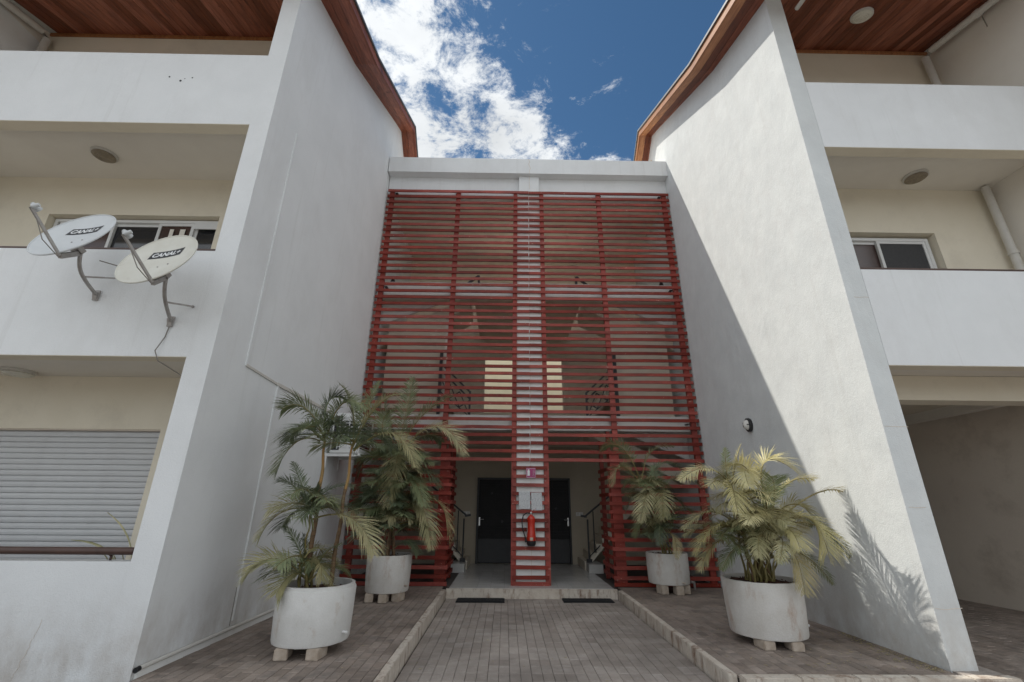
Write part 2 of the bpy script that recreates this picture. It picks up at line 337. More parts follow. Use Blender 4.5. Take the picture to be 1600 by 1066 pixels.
# raised side pavements
bedL = box('left_pavement', 'joint', -3.72, -1.64, 2.2, 9.42, -.45, -.02, **ms)
paver_field(bedL, 'brick', 'brick', -3.70, -1.635, 2.2, 9.42, .1033, .205, 0, (4.55, 7.55))
bedR = box('right_pavement', 'joint', 1.64, 3.72, 4.83, 9.42, -.45, -.02, **ms)
paver_field(bedR, 'brick', 'brick', 1.635, 3.70, 4.83, 9.42, .1033, .205, 0, (4.83, 7.85))
bedP = box('passage_pavement', 'joint', 3.99, 8.2, 3.0, 14.0, -.45, PATH_Z+.02, **ms)
paver_field(bedP, 'brick', 'brick', 4.0, 8.2, 3.0, 13.0, .105, .21, PATH_Z+.04, (4.7, 6.6))
box('front_apron', 'brick', 1.64, 4.0, 3.0, 4.70, -.45, PATH_Z+.002, **ms)
# kerbs
for sx, ya in ((-1, 2.2), (1, 4.83)):
    k = bpy.data.objects.new('left_kerb' if sx < 0 else 'right_kerb', None); col.objects.link(k); k['kind'] = 'structure'
    y = ya
    while y < 9.05:
        L = min(.95+random.uniform(-.08, .08), 9.06-y)
        if 9.06-(y+L) < .15: L = 9.06-y
        a, b = sorted((sx*1.548, sx*1.632))
        o = MB().box(a+random.uniform(0, .004), b, y+.0035, y+L-.0035, -.17, .006+random.uniform(-.002, .003)).build('kerb_stone', 'kerb', k, bevel=.006); y += L
k = bpy.data.objects.new('front_kerb', None); col.objects.link(k); k['kind'] = 'structure'
x = 1.64
while x < 4.14:
    L = min(.52, 4.15-x)
    MB().box(x+.002, x+L-.002, 4.72, 4.83, -.17, .012).build('kerb_stone', 'kerb', k, bevel=.008); x += L
box('pillar_footing', 'paver', 3.73, 4.13, 4.835, 5.15, -.3, .004, **ms)

# ------------------------------------------------------------------ apartment buildings
ROOF = [(3.7, 9.02), (5.1, 9.40), (6.65, 9.86), (9.95, 11.42), (10.7, 10.75), (13.5, 8.6)]
def rz(y, prof=ROOF):
    for (a, za), (b, zb) in zip(prof, prof[1:]):
        if a <= y <= b: return za+(zb-za)*(y-a)/(b-a)
def roof_strip(x0, x1, ya, yb, dz0, dz1):
    ys = [ya]+[p[0] for p in ROOF if ya < p[0] < yb]+[yb]
    poly = [(y, rz(y)+dz0) for y in ys]+[(y, rz(y)+dz1) for y in reversed(ys)]
    return MB().prism(poly, x0, x1, 'X')

def WX(y): return 3.72-.125*max(0, min(1, (y-4.8)/4.6))     # the courtyard walls converge slightly
def taper(b, sg):
    b.v = [(sg*(WX(v[1])+abs(v[0])-3.72), v[1], v[2]) for v in b.v]; return b
def building(sg, F, BY, xend, label):
    """sg -1 left, +1 right; F facade plane; BY back wall of the balconies; xend |x| of the end wall"""
    X = lambda a, b: tuple(sorted((sg*a, sg*b)))
    t = thing('apartment_building', label, 'building')
    # side wall towards the courtyard, its front end is the fin seen from the path
    ys = sorted([F, 9.4]+[p[0] for p in ROOF if F < p[0] < 13.4]+[13.4])
    poly = [(F, -.3), (9.4, -.3), (13.4, -.3)]+[(y, rz(y)+.015) for y in reversed(ys)]
    taper(MB().prism(poly, *X(3.72, 3.985), 'X'), sg).build('side_wall', 'wall_sun' if sg > 0 else 'wall', t)
    # parapets, beams
    T = .16
    mids = [(2.93, 4.25), (6.20, 7.48)] if sg < 0 else [(3.02, 4.29), (6.27, 7.51)]
    pe = xend+.2 if sg < 0 else xend-.002
    if sg < 0: box('parapet', 'wall', *X(3.985, pe), F, F+T, -.3, .92, t)
    for z0, z1 in mids: box('parapet', 'wall', *X(3.985, pe), F, F+T, z0, z1, t)
    for z0, z1 in mids: box('beam_lining', 'beige', *X(3.99, xend-.01), F+.002, F+T+.012, z0-.006, z0-.001, t)
    # ceilings/floor slabs
    for z0, z1 in ((mids[0][0]+.12, mids[0][0]+.34), (mids[1][0]+.18, mids[1][0]+.40)):
        box('balcony_slab', 'soffit', *X(3.985, xend), F+T, BY, z0, z1, t)
    # back walls with window holes are built from pieces
    def wallpiece(x0, x1, z0, z1, m='beige'): box('back_wall', m, *X(x0, x1), BY, BY+.22, z0, z1, t)
    box('end_wall', 'wall', *X(xend, xend+.2), F+T, 13.4, -.3, 9.3, t) if sg < 0 else box('end_wall', 'soffit', *X(xend, xend+.2), F+T+.001, 13.4, 3.02, 9.3, t)
    gable = MB().prism([(F+.1, 9.3), (12.5, 9.3), (12.5, rz(12.5)-.01)]+[(y, rz(y)-.01) for y in (10.7, 9.95, 6.65, 5.1, F+.1)], *X(xend, xend+.2), 'X'); gable.build('end_wall', 'soffit', t)
    if sg > 0: box('end_wall', 'soffit', 7.5, 7.7, 3.9, F+T+.0005, 3.02, 9.04, t); MB().prism([(3.9, 9.041), (5.09, 9.041), (5.09, rz(5.09)-.01), (3.9, rz(3.9)-.01)], 7.5, 7.7, 'X').build('end_wall', 'soffit', t)
    if sg < 0:
        # ground: shutter opening 5.10..9.5, z .5..2.34 ; first: window 5.13..8.0, z 4.2..5.70
        wallpiece(3.985, 5.06, -.3, mids[0][0]+.12); wallpiece(5.06, xend, 2.34, mids[0][0]+.12); wallpiece(5.06, xend, -.3, .35)
        z0 = mids[0][0]+.34; z1 = mids[1][0]+.18
        wallpiece(3.985, 5.06, z0, z1); wallpiece(5.06, 7.72, 5.68, z1); wallpiece(5.06, 7.72, z0, 4.2); wallpiece(7.72, xend, z0, z1)
    else:
        # ground: open passage, a second beam only ; first: window 4.6..6.5
        box('passage_beam', 'beige', *X(3.985, xend+.2), BY-.25, BY+.05, 2.80, mids[0][0]+.115, t)
        box('passage_ceiling', 'taupe', *X(3.985, xend+1.0), BY+.05, 13.4, 3.18, 3.35, t)
        MB().prism([(8.0, BY+.0), (8.2, BY), (8.2, 13.6), (7.25, 13.6)], -.3, 3.2, 'Z').build('passage_wall', 'brown', t)
        box('passage_end_wall', 'brown', 3.985, 8.0, 13.2, 13.4, -.3, 3.18, t)
        MB().box(7.86, 7.9, 9.1, 9.3, 2.42, 2.62).build('junction_box', 'brown', t)
        z0 = mids[0][0]+.34; z1 = mids[1][0]+.18
        wallpiece(3.985, 4.5, z0, z1); wallpiece(4.5, 6.36, 5.60, z1); wallpiece(4.5, 6.36, z0, 4.2); wallpiece(6.36, xend, z0, z1)
        box('upper_storey_wall', 'wall', 3.985, 8.2, BY+.3, 13.4, 3.36, 9.0, t)
    wallpiece(3.985, xend, mids[1][0]+.40, rz(BY)+.06)
    # roof: boards under the balconies, boards along the courtyard eave, sheet on top
    w = .128; x = 3.99; n = int((xend-x)/w)
    for i in range(n):
        roof_strip(*X(x+i*w+.002, x+(i+1)*w-.004), 3.75, BY-.002, .0, .02).build('ceiling_board', 'wood', t)
    box('cornice_strip', 'wood_orange', *X(3.99, xend-.002), BY-.03, BY-.003, rz(BY)-.075, rz(BY)-.012, t)
    for i in range(3):
        a = 3.26+i*.153
        roof_strip(*X(a+.003, a+.151), 3.75, 13.4, .0, .02).build('eave_board', 'wood_orange' if (sg > 0 and i == 0) else 'wood', t)
    roof_strip(*X(3.222, 3.258), 3.72, 13.4, -.012, .15).build('fascia_board', 'wood_orange' if sg > 0 else 'wood', t)
    roof_strip(*X(3.19, xend+.7), 3.70, 13.45, .15, .20).build('roof', 'roofmetal', t)
    roof_strip(*X(3.262, xend+.6), 3.76, 13.4, .024, .148).build('roof_core', 'trim', t)
    # round vent near the ridge
    y, z = (10.33, 10.72) if sg < 0 else (10.25, 10.72)
    MB().lathe([(0, 0), (.085, 0), (.085, .012), (.062, .014), (.06, .006), (0, .006)], (sg*(WX(y)-.002), y, z), 24, M4=Matrix.Rotation(-sg*PI/2, 4, 'Y')).build('round_vent', 'brown', t)
    # handrails on the parapets
    for z0, z1 in mids:
        zt = z1
        yr = F+.075
        MB().tube([(sg*3.99, yr, zt+.035), (sg*(xend), yr, zt+.035)], .032 if zt < 5 else .012, 10).build('handrail', 'rail', t, smooth='auto')
    return t

bl = building(-1, 4.66, 6.0, 9.1, 'white rendered block on the left with roller shutter and a shallow first floor balcony')
br = building(1, 4.95, 6.05, 7.5, 'white rendered block on the right with sunlit side wall and open ground floor passage')

ck = MB(); r_ = random.Random(9)
for z, xa, xb in ((2.30, 3.73, 3.97), (1.45, 3.75, 3.90), (.52, 3.73, 3.99), (3.9, 3.80, 3.96)):
    x = xa; zz2 = z
    while x < xb:
        nx_ = x+.03; nz = zz2+r_.uniform(-.006, .007); ck.bar((x, 4.9485, zz2), (nx_, 4.9485, nz), .0045, .002, up=(0, 1, 0)); x, zz2 = nx_, nz
ck.build('plaster_crack', 'brown', br)
ck = MB(); x, zz2 = -4.75, -.1
while zz2 < .40: ck.bar((x, 4.6585, zz2), (x+.012+r_.uniform(-.012, .012), 4.6585, zz2+.05), .0018, .002, up=(0, 1, 0)); x += .012; zz2 += .05
ck.build('plaster_crack', 'brown', bl)
# left ground floor rail (stands off the parapet)
o = MB().tube([(-4.0, 4.70, 1.005), (-9.2, 4.70, 1.005)], .034, 12).build('handrail', 'rail', bl, smooth='auto')
r = MB()
for xx in (-4.25, -5.6, -7.0): r.tube([(xx, 4.70, .99), (xx, 4.75, .96), (xx, 4.75, .90)], .012, 8)
r.build('rail_bracket', 'rail', bl)

# roller shutter
sh = MB().box(-9.3, -5.06, 6.10, 6.13, .35, 2.34).build('roller_shutter', 'shutter', bl)
z = 2.315; i = 0
sl = MB()
prof = [(0, 0), (-.009, .008), (-.013, .034), (-.009, .058), (0, .0655)]
sl.prism([(y, zz_) for y, zz_ in prof]+[(.01, .0655), (.01, 0)], -9.29, -5.09, 'X')
sme = sl.mesh('shutter_slat'); sme.materials.append(M['shutter'])
while z > .45:
    o = link('shutter_slat', sme, sh); o.location = (0, 6.088, z-.0685); z -= .0705
box('guide_channel', 'shutter', -5.095, -5.06, 6.06, 6.10, .35, 2.34, sh)
box('lintel_shade_strip', 'brown', -9.3, -5.06, 6.02, 6.10, 2.325, 2.3399, sh)  # solid brown strip standing in for the shade under the lintel

# window helper
def window(parent, x0, x1, z0, z1, y, sashes, m='white'):
    """frame with sashes: (xa, xb, depth, pane material)"""
    w = MB(); f = .05
    for a in ((x0, x1, z1-f, z1), (x0, x1, z0, z0+f), (x0, x0+f, z0+f, z1-f), (x1-f, x1, z0+f, z1-f)): w.box(a[0], a[1], y, y+.09, a[2], a[3])
    fr = w.build('window', m, parent)
    for xa, xb, d, pm in sashes:
        s_ = .045; b = MB()
        for a in ((xa, xb, z1-f-s_, z1-f), (xa, xb, z0+f, z0+f+s_), (xa, xa+s_, z0+f+s_, z1-f-s_), (xb-s_, xb, z0+f+s_, z1-f-s_)): b.box(a[0], a[1], y+d, y+d+.03, a[2], a[3])
        b.build('sash', m, fr)
        box('pane', pm, xa+s_-.004, xb-s_+.004, y+d+.012, y+d+.018, z0+f+s_-.004, z1-f-s_+.004, fr)
    return fr
wl = window(bl, -7.70, -5.08, 4.2, 5.66, 6.10, [(-7.62, -6.75, .012, 'glass_brown'), (-6.80, -6.02, .048, 'glass'), (-6.06, -5.50, .012, 'glass_brown'), (-5.50, -5.13, .048, 'glass')])
box('sash_curtain', 'soffit', -5.86, -5.80, 6.105, 6.11, 4.3, 5.5, wl); box('sash_curtain', 'soffit', -5.70, -5.62, 6.105, 6.11, 4.3, 5.5, wl)
box('blind_box', 'white', -5.48, -5.12, 6.085, 6.10, 5.50, 5.60, wl)
box('room_back', 'black', -7.7, -5.06, 6.6, 6.62, 4.2, 5.7, bl)
wr = window(br, 4.55, 6.32, 4.2, 5.56, 6.15, [(4.60, 5.52, .045, 'glass_brown'), (5.47, 6.27, .010, 'mesh')])

# downpipes
def pipe(pts, parent, r=.055):
    o = MB().tube(pts, r, 14).build('downpipe', 'pvc', parent, smooth='auto')
    return o
pipe([(7.36, 5.93, 4.3), (7.36, 5.93, 6.42)], br)
MB().tube([(7.36, 5.93, 5.15), (7.36, 5.93, 5.20)], .066, 14).build('pipe_collar', 'pvc', br)
pipe([(7.30, 5.93, 6.6), (7.30, 5.93, 9.38), (7.30, 5.80, 9.42), (7.32, 3.9, 8.96)], br, .058)
MB().tube([(7.31, 5.05, 9.235), (7.31, 4.98, 9.22)], .07, 14).build('pipe_collar', 'pvc', br)
pipe([(-8.97, 5.88, 6.6), (-8.97, 5.88, 9.36), (-8.97, 5.76, 9.42), (-8.97, 3.9, 8.96)], bl, .06)
pipe([(4.16, 4.9, 9.08), (4.16, 3.9, 8.88)], br, .035)

# ceiling lamps
def ceiling_lamp(x, y, z, label, tilt=0, clean=False, s=1.0):
    t = thing('ceiling_lamp', label, 'lamp', 'round bulkhead lamps on the balcony ceilings', (x, y, z)); t.rotation_euler = (tilt, 0, .3); t.scale = (s, s, s)
    b = MB().lathe([(0, 0), (.165, 0), (.165, -.03), (.14, -.034)], n=36).build('lamp_base', 'pvc', t, smooth='auto')
    g = MB().lathe([(.14, -.03), (.148, -.045), (.12, -.065), (.10, -.066), (.095, -.062), (.075, -.07), (.07, -.066), (.045, -.073), (.04, -.069), (0, -.074)], n=36).build('lamp_glass', 'lampglass_clean' if clean else 'lampglass', t, smooth='auto')
ceiling_lamp(-6.62, 5.45, 6.378, 'round lamp with ribbed brown glass above the satellite dishes')
ceiling_lamp(-6.90, 5.72, 3.048, 'round pale lamp under the first floor slab above the roller shutter', clean=True, s=1.05)
ceiling_lamp(6.02, 5.72, 6.448, 'round dingy lamp on the plaster ceiling above the right window')
ceiling_lamp(5.55, 5.2, rz(5.2)-.003, 'round white lamp on the wooden ceiling of the right block', math.atan(.29), True)
ceiling_lamp(-5.95, 4.86, rz(4.86)-.003, 'round cream lamp on the wooden ceiling of the left block', math.atan(.29), True)

# wall conduits on the courtyard face of the left block
def onwall(y, d=0): return -(WX(y)-d)
c = MB().box(onwall(5.28)-.002, onwall(5.28)+.017, 5.27, 5.30, 3.02, 6.65); c.build('conduit', 'wall', bl)
MB().bar((onwall(5.28, .008), 5.28, 3.03), (onwall(6.05, .008), 6.05, 2.985), .02, .03).bar((onwall(6.05, .01), 6.05, 2.985), (onwall(7.95, .01), 7.95, 2.96), .03, .045).build('cable_trunking', 'pvc', bl)
MB().box(onwall(6.08)-.002, onwall(6.08)+.02, 6.06, 6.095, .15, 2.97).build('conduit', 'wall', bl)
MB().box(onwall(6.1)-.002, onwall(6.1)+.006, 6.10, 6.106, .15, 1.0).box(onwall(6.03)-.002, onwall(6.03)+.007, 6.03, 6.038, .10, .5).build('cable', 'cable', bl)
MB().tube([(onwall(4.68, .03), 4.68, .075), (onwall(9.38, .03), 9.38, .085)], .019, 10).build('base_pipe', 'pvc', bl, smooth='auto')
MB().tube([(onwall(4.68, .03), 4.655, .07), (onwall(4.7, .03), 4.70, .075)], .022, 10).build('pipe_elbow', 'black', bl)
taper(MB().box(-3.722, -3.695, 4.70, 9.4, -.02, .055), -1).build('wall_base', 'trim', bl)

# ------------------------------------------------------------------ stair block between them
st = thing('stairwell_block', 'central stairwell block with flat white parapet behind the red slats', 'building')
par = MB().box(-3.60, 3.60, 9.28, 9.50, 9.44, 9.90).build('parapet', 'wall', st)
cr = MB(); pts = [(.00, 9.90), (.035, 9.80), (.0, 9.74), (.03, 9.66), (.05, 9.60), (.02, 9.53), (.03, 9.44), (.02, 9.30), (.025, 9.05)]
for (xa, za), (xb, zb) in zip(pts, pts[1:]):
    cr.bar((xa, 9.2785 if za > 9.44 else 9.388, za), (xb, 9.2785 if zb >= 9.44 else 9.388, zb), .009, .004, up=(0, 1, 0))
cr.build('plaster_crack', 'brown', st)
box('top_beam', 'wall', -3.60, 3.60, 9.50, 9.75, 8.9, 9.90, st)
box('upper_soffit', 'soffit', -3.60, 3.60, 9.75, 12.9, 8.95, 9.40, st)
pil = box('pillar', 'trim', -.275, .275, 9.455, 9.78, -.1, 8.9, st)
box('pillar_head', 'wall', -.24, .27, 9.39, 9.50, 8.94, 9.438, st)
box('pillar_joint', 'brown', .012, .018, 9.4535, 9.46, -.0, 8.9, st)
for z0, z1 in ((2.93, 3.25), (6.08, 6.42)):
    box('floor_beam', 'trim', -3.60, -.275, 9.56, 9.80, z0, z1, st); box('floor_beam', 'trim', .275, 3.60, 9.56, 9.80, z0, z1, st)
    box('landing', 'taupe', -1.32, 1.32, 9.80, 12.7, z0+.08, z1, st)
    for sg in (-1, 1):
        a, b = sorted((sg*1.32, sg*3.6)); box('landing', 'taupe', a, b, 9.80, 10.15, z0+.1, z1, st)
# back wall with an opening on each upper floor, ceilings
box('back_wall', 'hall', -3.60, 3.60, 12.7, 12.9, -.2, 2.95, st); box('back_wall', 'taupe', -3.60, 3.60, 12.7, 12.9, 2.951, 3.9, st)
box('back_wall', 'taupe', -1.15, 1.15, 12.7, 12.9, 5.55, 6.42, st)
box('back_wall', 'inner_beige', -1.30, 1.30, 12.7, 12.9, 8.02, 8.949, st)      # the top landing is open to the rear below this
for sg in (-1, 1):
    a, b = sorted((sg*1.15, sg*3.6)); box('back_wall', 'taupe', a, b, 12.7, 12.9, 3.9, 6.42, st)
    a, b = sorted((sg*1.30, sg*3.6)); box('back_wall', 'inner_beige', a, b, 12.7, 12.9, 6.42, 8.949, st)
    a, b = sorted((sg*3.60, sg*3.615)); box('side_lining', 'soffit', a, b, 9.8, 12.7, 0, 8.949, st)
box('rear_ledge', 'inner_beige', -3.6, 3.6, 12.9, 14.4, 6.1, 6.4, st)
box('light_well_wall', 'cream', -3.0, 3.0, 17.0, 17.2, 2, 9.4, st)
# platform of the entrance
pl = box('entrance_step', 'kerb', -1.545, 1.545, 9.07, 9.14, -.30, .012, st)
fl = box('floor_bed', 'joint', -3.60, 3.60, 9.42, 12.7, -.3, .008, st)
box('floor_bed', 'joint', -1.545, 1.545, 9.14, 9.42, -.3, .008, st)
tm = MB().box(-.1235, .1235, -.1235, .1235, -.008, .0).mesh('floor_tile'); tm.materials.append(M['tile'])
for i in range(12):
    for j in range(14):
        o = link('floor_tile', tm, st); o.location = (-1.375+i*.25, 9.268+j*.25, .018+random.uniform(-.0004, .0004))
# stairs: first flight at the back rises outwards, second in front rises back inwards
def flight(sg, zb, n, x0, x1, z0, z1, ya, yb, name='flight'):
    b = MB(); dx = (x1-x0)/n; dz = (z1-z0)/n
    poly = [(sg*x0, z0)]
    for i in range(n): poly += [(sg*(x0+i*dx), z0+(i+1)*dz), (sg*(x0+(i+1)*dx), z0+(i+1)*dz)]
    s_ = 1 if z1 > z0 else -1
    poly += [(sg*x1, z1-.30), (sg*(x0+abs(dx)*.0), z0-.12 if z0 > .3 else z0-.02)]
    b.prism(poly, ya, yb, 'Y'); return b.build(name, 'taupe', st)
for sg in (-1, 1):
    for zb, zt in ((.02, 3.25), (3.25, 6.42)):
        zm = zb+(zt-zb)*.62
        flight(sg, zb, 11, 1.38, 3.0, zb, zm, 11.55, 12.66)
        a, b = sorted((sg*2.98, sg*3.6)); box('half_landing', 'taupe', a, b, 10.5, 12.66, zm-.16, zm+.005, st)
        # front flight as a sloping slab with a pale side, a solid wall under it
        MB().prism([(sg*3.59, zt-.87), (sg*2.1, zt-.24), (sg*2.1, zt-.001), (sg*3.59, zt-.001)], 10.151, 10.22, 'Y').build('stringer', 'trim', st)
        MB().prism([(sg*3.58, zm-.20), (sg*1.45, zt-.34), (sg*1.45, zt-.02), (sg*3.58, zm+.05)], 10.26, 11.4, 'Y').build('flight', 'taupe', st)
        if zb > 1:
            MB().prism([(sg*1.98, zb+.001), (sg*3.40, zb+.001), (sg*3.40, zt-.80), (sg*1.98, zt-.62)], 10.23, 10.33, 'Y').build('stair_wall', 'taupe', st)
            MB().tube([(sg*1.98, 10.28, zb+.001), (sg*1.98, 10.28, zt-.68)], .06, 12).build('stair_wall_end', 'soffit', st, smooth='auto')
# stair handrails
def rail(sg, zb, y, hidden=False):
    b = MB(); x0, x1 = 1.34, 2.05
    z0 = zb+.02; dz = .75
    P = lambda x, z: (sg*x, y, z)
    b.bar(P(x0, z0), P(x0, z0+.62), .045); b.bar(P(x1, z0), P(x1, z0+1.6), .07)
    for dd in (0, .16): b.bar(P(x0, z0+.60-dd), P(x1, z0+1.28-dd), .036)
    b.bar(P(x0, z0+.04), P(x1, z0+.62), .022); b.bar(P(x0, z0+.04), P(x1, z0+.04), .022)
    for xa, xb in ((x0, 1.58), (1.58, 1.82), (1.82, x1)):
        za = z0+.05+(xa-x0)*.82; zb_ = z0+.05+(xb-x0)*.82
        b.bar(P(xa, za), P(xb, zb_+.36), .024); b.bar(P(xa, za+.36), P(xb, zb_), .024)
    b.build('stair_railing', 'black', st)
for sg in (-1, 1):
    rail(sg, 3.25, 10.08)
    b = MB(); P = lambda x, z, y=10.1: (sg*x, y, z)
    b.bar(P(1.22, 6.42), P(1.24, 6.90), .055); b.bar(P(1.24, 6.90), P(1.62, 6.58), .05); b.bar(P(3.3, 6.42), P(3.40, 6.80), .05); b.bar(P(3.40, 6.80), P(3.52, 6.42), .045)
    b.build('stair_railing', 'black', st)
    b = MB(); P = lambda x, z, y=11.5: (sg*x, y, z)
    b.bar(P(1.48, .20), P(1.48, 1.12), .035); b.bar(P(1.32, 1.20), P(1.46, 1.18), .05); b.bar(P(1.40, 1.17), P(2.3, 1.85), .04); b.bar(P(1.48, .30), P(1.75, .55), .02); b.bar(P(1.62, .4), P(1.62, 1.3), .025)
    b.box(min(sg*1.42, sg*1.54), max(sg*1.42, sg*1.54), 11.45, 11.55, .10, .26)
    b.build('stair_railing', 'black', st)
    a, b_ = sorted((sg*1.40, sg*1.72)); box('bottom_step', 'tile', a, b_, 11.1, 12.66, .0, .19, st)
# entrance doors
def door(x0, x1, handle_x, label):
    d = MB(); y = 12.62; z1 = 2.12
    for a in ((x0, x0+.045, .02, z1), (x1-.045, x1, .02, z1), (x0+.045, x1-.045, z1-.045, z1)): d.box(a[0], a[1], y-.03, y+.08, a[2], a[3])
    fr = d.build('door', 'black', st, label=label)
    box('door_leaf', 'door', x0+.05, x1-.05, y+.02, y+.06, .03, z1-.05, fr)
    xm = (x0+x1)/2
    b = MB(); z = .66
    while z < z1-.1:
        b.box(x0+.06, xm-.012, y+.004, y+.02, z, z+.052); b.box(xm+.012, x1-.06, y+.004, y+.02, z, z+.052); z += .08
    b.build('louvre_panel', 'door', fr)
    box('kick_plate', 'black', x0+.06, x1-.06, y+.006, y+.02, .05, .60, fr)
    h = MB(); s_ = 1 if handle_x < xm else -1
    h.box(handle_x-.018, handle_x+.018, y-.004, y+.006, .92, 1.12)
    h.tube([(handle_x, y, 1.07), (handle_x, y-.05, 1.07), (handle_x+s_*.11, y-.055, 1.07)], .010, 8)
    h.build('door_handle', 'chrome', fr)
    MB().lathe([(0, 0), (.03, 0), (.03, .012), (0, .014)], (xm-.1*s_, y+.004, 1.72 if s_ > 0 else 1.35), 16, M4=Matrix.Rotation(PI/2, 4, 'X')).build('peephole', 'black', fr)
    MB().lathe([(0, 0), (.035, 0), (.035, .012), (0, .014)], (xm+.18*s_, y+.004, 1.02), 16, M4=Matrix.Rotation(PI/2, 4, 'X')).build('lock_plate', 'black', fr)
door(-1.25, -.26, -1.17, 'black slatted door behind the left of the pillar')
door(.27, 1.24, 1.16, 'black slatted door behind the right of the pillar')
for x in (-1.52, 1.48):
    s_ = MB().box(x-.09, x+.09, 12.685, 12.70, 1.17, 1.26).build('switch_plate', 'white', st)
    for dx in (-.045, .045): box('switch_rocker', 'pvc', x+dx-.03, x+dx+.03, 12.678, 12.6855, 1.185, 1.245, s_)

# ------------------------------------------------------------------ red slatted screens
SP = .1655; ZT = 8.93
def slat_mesh(L, seed):
    r = random.Random(seed); n = max(1, int(L/.5)); b = MB(); vs = []; h = .066; d = .034
    for i in range(n+1):
        x = L*i/n; dz = r.uniform(-.0035, .0035); dy = r.uniform(-.002, .002)
        for (y, z) in ((-d/2, -h/2), (d/2, -h/2), (d/2, h/2), (-d/2, h/2)): vs.append((x, y+dy, z+dz))
    fs = [(0, 1, 2, 3), tuple(n*4+k for k in (3, 2, 1, 0))]+[(i*4+k, i*4+(k+1) % 4, (i+1)*4+(k+1) % 4, (i+1)*4+k) for i in range(n) for k in range(4)]
    b.add(vs, fs); me = b.mesh('slat'); me.materials.append(M['red']); return me
def put_slats(parent, L, x0, zs, y, nvar=4, roty=0):
    ms_ = [slat_mesh(L, s_) for s_ in range(nvar)]
    for z in zs:
        o = link('slat', random.choice(ms_), parent); o.location = (x0+random.uniform(-.008, .008), y, z+random.uniform(-.004, .004))
        o.rotation_euler = (random.uniform(-.05, .05), random.uniform(-.0012, .0012), roty)
upz = [ZT-SP*i for i in range(41)]; loz = [ZT-SP*i for i in range(41, 54)]+[.045]
for sg in (-1, 1):
    t = thing('slatted_screen', 'tall red wooden slat screen '+('left' if sg < 0 else 'right')+' of the white pillar', 'screen', 'red slat screens over the stairwell')
    put_slats(t, 3.575, -3.58 if sg < 0 else .004, upz, 9.40)
    put_slats(t, 2.0, -3.58 if sg < 0 else 1.575, loz, 9.40)
    def post(a, b, y0, y1, z0, z1, name='post'):
        a, b = sorted((sg*a, sg*b)); box(name, 'red', a, b, y0, y1, z0, z1, t)
    post(3.42, 3.53, 9.421, 9.50, .0, 8.97); post(1.73, 1.84, 9.421, 9.50, 2.45, 8.97); post(.285, .38, 9.421, 9.50, 0, 8.97)
    post(1.63, 1.83, 9.421, 9.52, 0, 2.449)
    # return screen running back beside the entrance
    for z in loz[:-1]:
        o = MB().bar((sg*1.60, 9.53, z), (sg*1.60, 10.42, z), .036, .067).build('slat', 'red', t)
    post(1.62, 1.70, 10.32, 10.40, .018, 2.92); post(1.62, 1.70, 9.53, 9.60, .018, 2.92)
    # fixing brackets
    for z in (8.90, 6.24, 3.08):
        for x in (3.4, 1.86): MB().box(min(sg*x, sg*(x-.07)), max(sg*x, sg*(x-.07)), 9.43, 9.56, z-.012, z+.0).build('bracket', 'black', t)
t = thing('pillar_cladding', 'short red slats across the foot of the white pillar', 'cladding')
put_slats(t, .70, -.352, loz, 9.40)

# ------------------------------------------------------------------ things on the pillar
t = thing('fire_extinguisher', 'red fire extinguisher with black hose hanging on the white pillar', 'extinguisher', loc=(.005, 9.28, .72)); t.scale = (1.22, 1.15, 1.03)
MB().lathe([(0, .06), (.066, .06), (.070, .075), (.070, .16), (.064, .22), (.058, .30), (.060, .40), (.066, .445), (.066, .465), (.045, .495), (.022, .515), (.022, .53), (0, .53)], n=32).build('cylinder_body', 'exred', t, smooth='auto')
MB().lathe([(0, -.015), (.055, -.01), (.070, .02), (.074, .075), (.0, .075)], n=32).build('base_skirt', 'black', t, smooth='auto')
MB().lathe([(0, .53), (.018, .53), (.02, .56), (.012, .575), (0, .575)], n=16).build('valve', 'chrome', t)
MB().bar((-.02, 0, .56), (.085, 0, .585), .018, .008).bar((-.01, 0, .575), (.075, -.0, .63), .018, .006).build('squeeze_handle', 'exred', t)
hp = [(-.02, 0, .55), (-.07, -.01, .555), (-.125, -.02, .51), (-.145, -.02, .42), (-.14, -.02, .30), (-.115, -.02, .20), (-.085, -.02, .10), (-.08, -.02, .06)]
MB().tube(hp, .0095, 8).build('hose', 'rubber', t, smooth='auto')
MB().tube([(-.085, -.02, .10), (-.085, -.02, .05)], .016, 10).build('nozzle', 'black', t)
def curved(w0, w1, z0, z1, r, n=10):
    b = MB(); vs = []; 
    for i in range(n+1):
        a = w0+(w1-w0)*i/n; vs += [(r*math.sin(a), -r*math.cos(a), z0), (r*math.sin(a), -r*math.cos(a), z1)]
    return b.add(vs, [(i*2, i*2+2, i*2+3, i*2+1) for i in range(n)])
curved(-.35, .35, .085, .135, .0725).build('label', 'label', t); curved(-1.6, -1.15, .22, .36, .0665).build('label', 'inkw', t); curved(1.15, 1.6, .22, .36, .0665).build('label', 'inkw', t)
box('wall_bracket', 'black', -.02, .02, .06, .13, .42, .50, t)
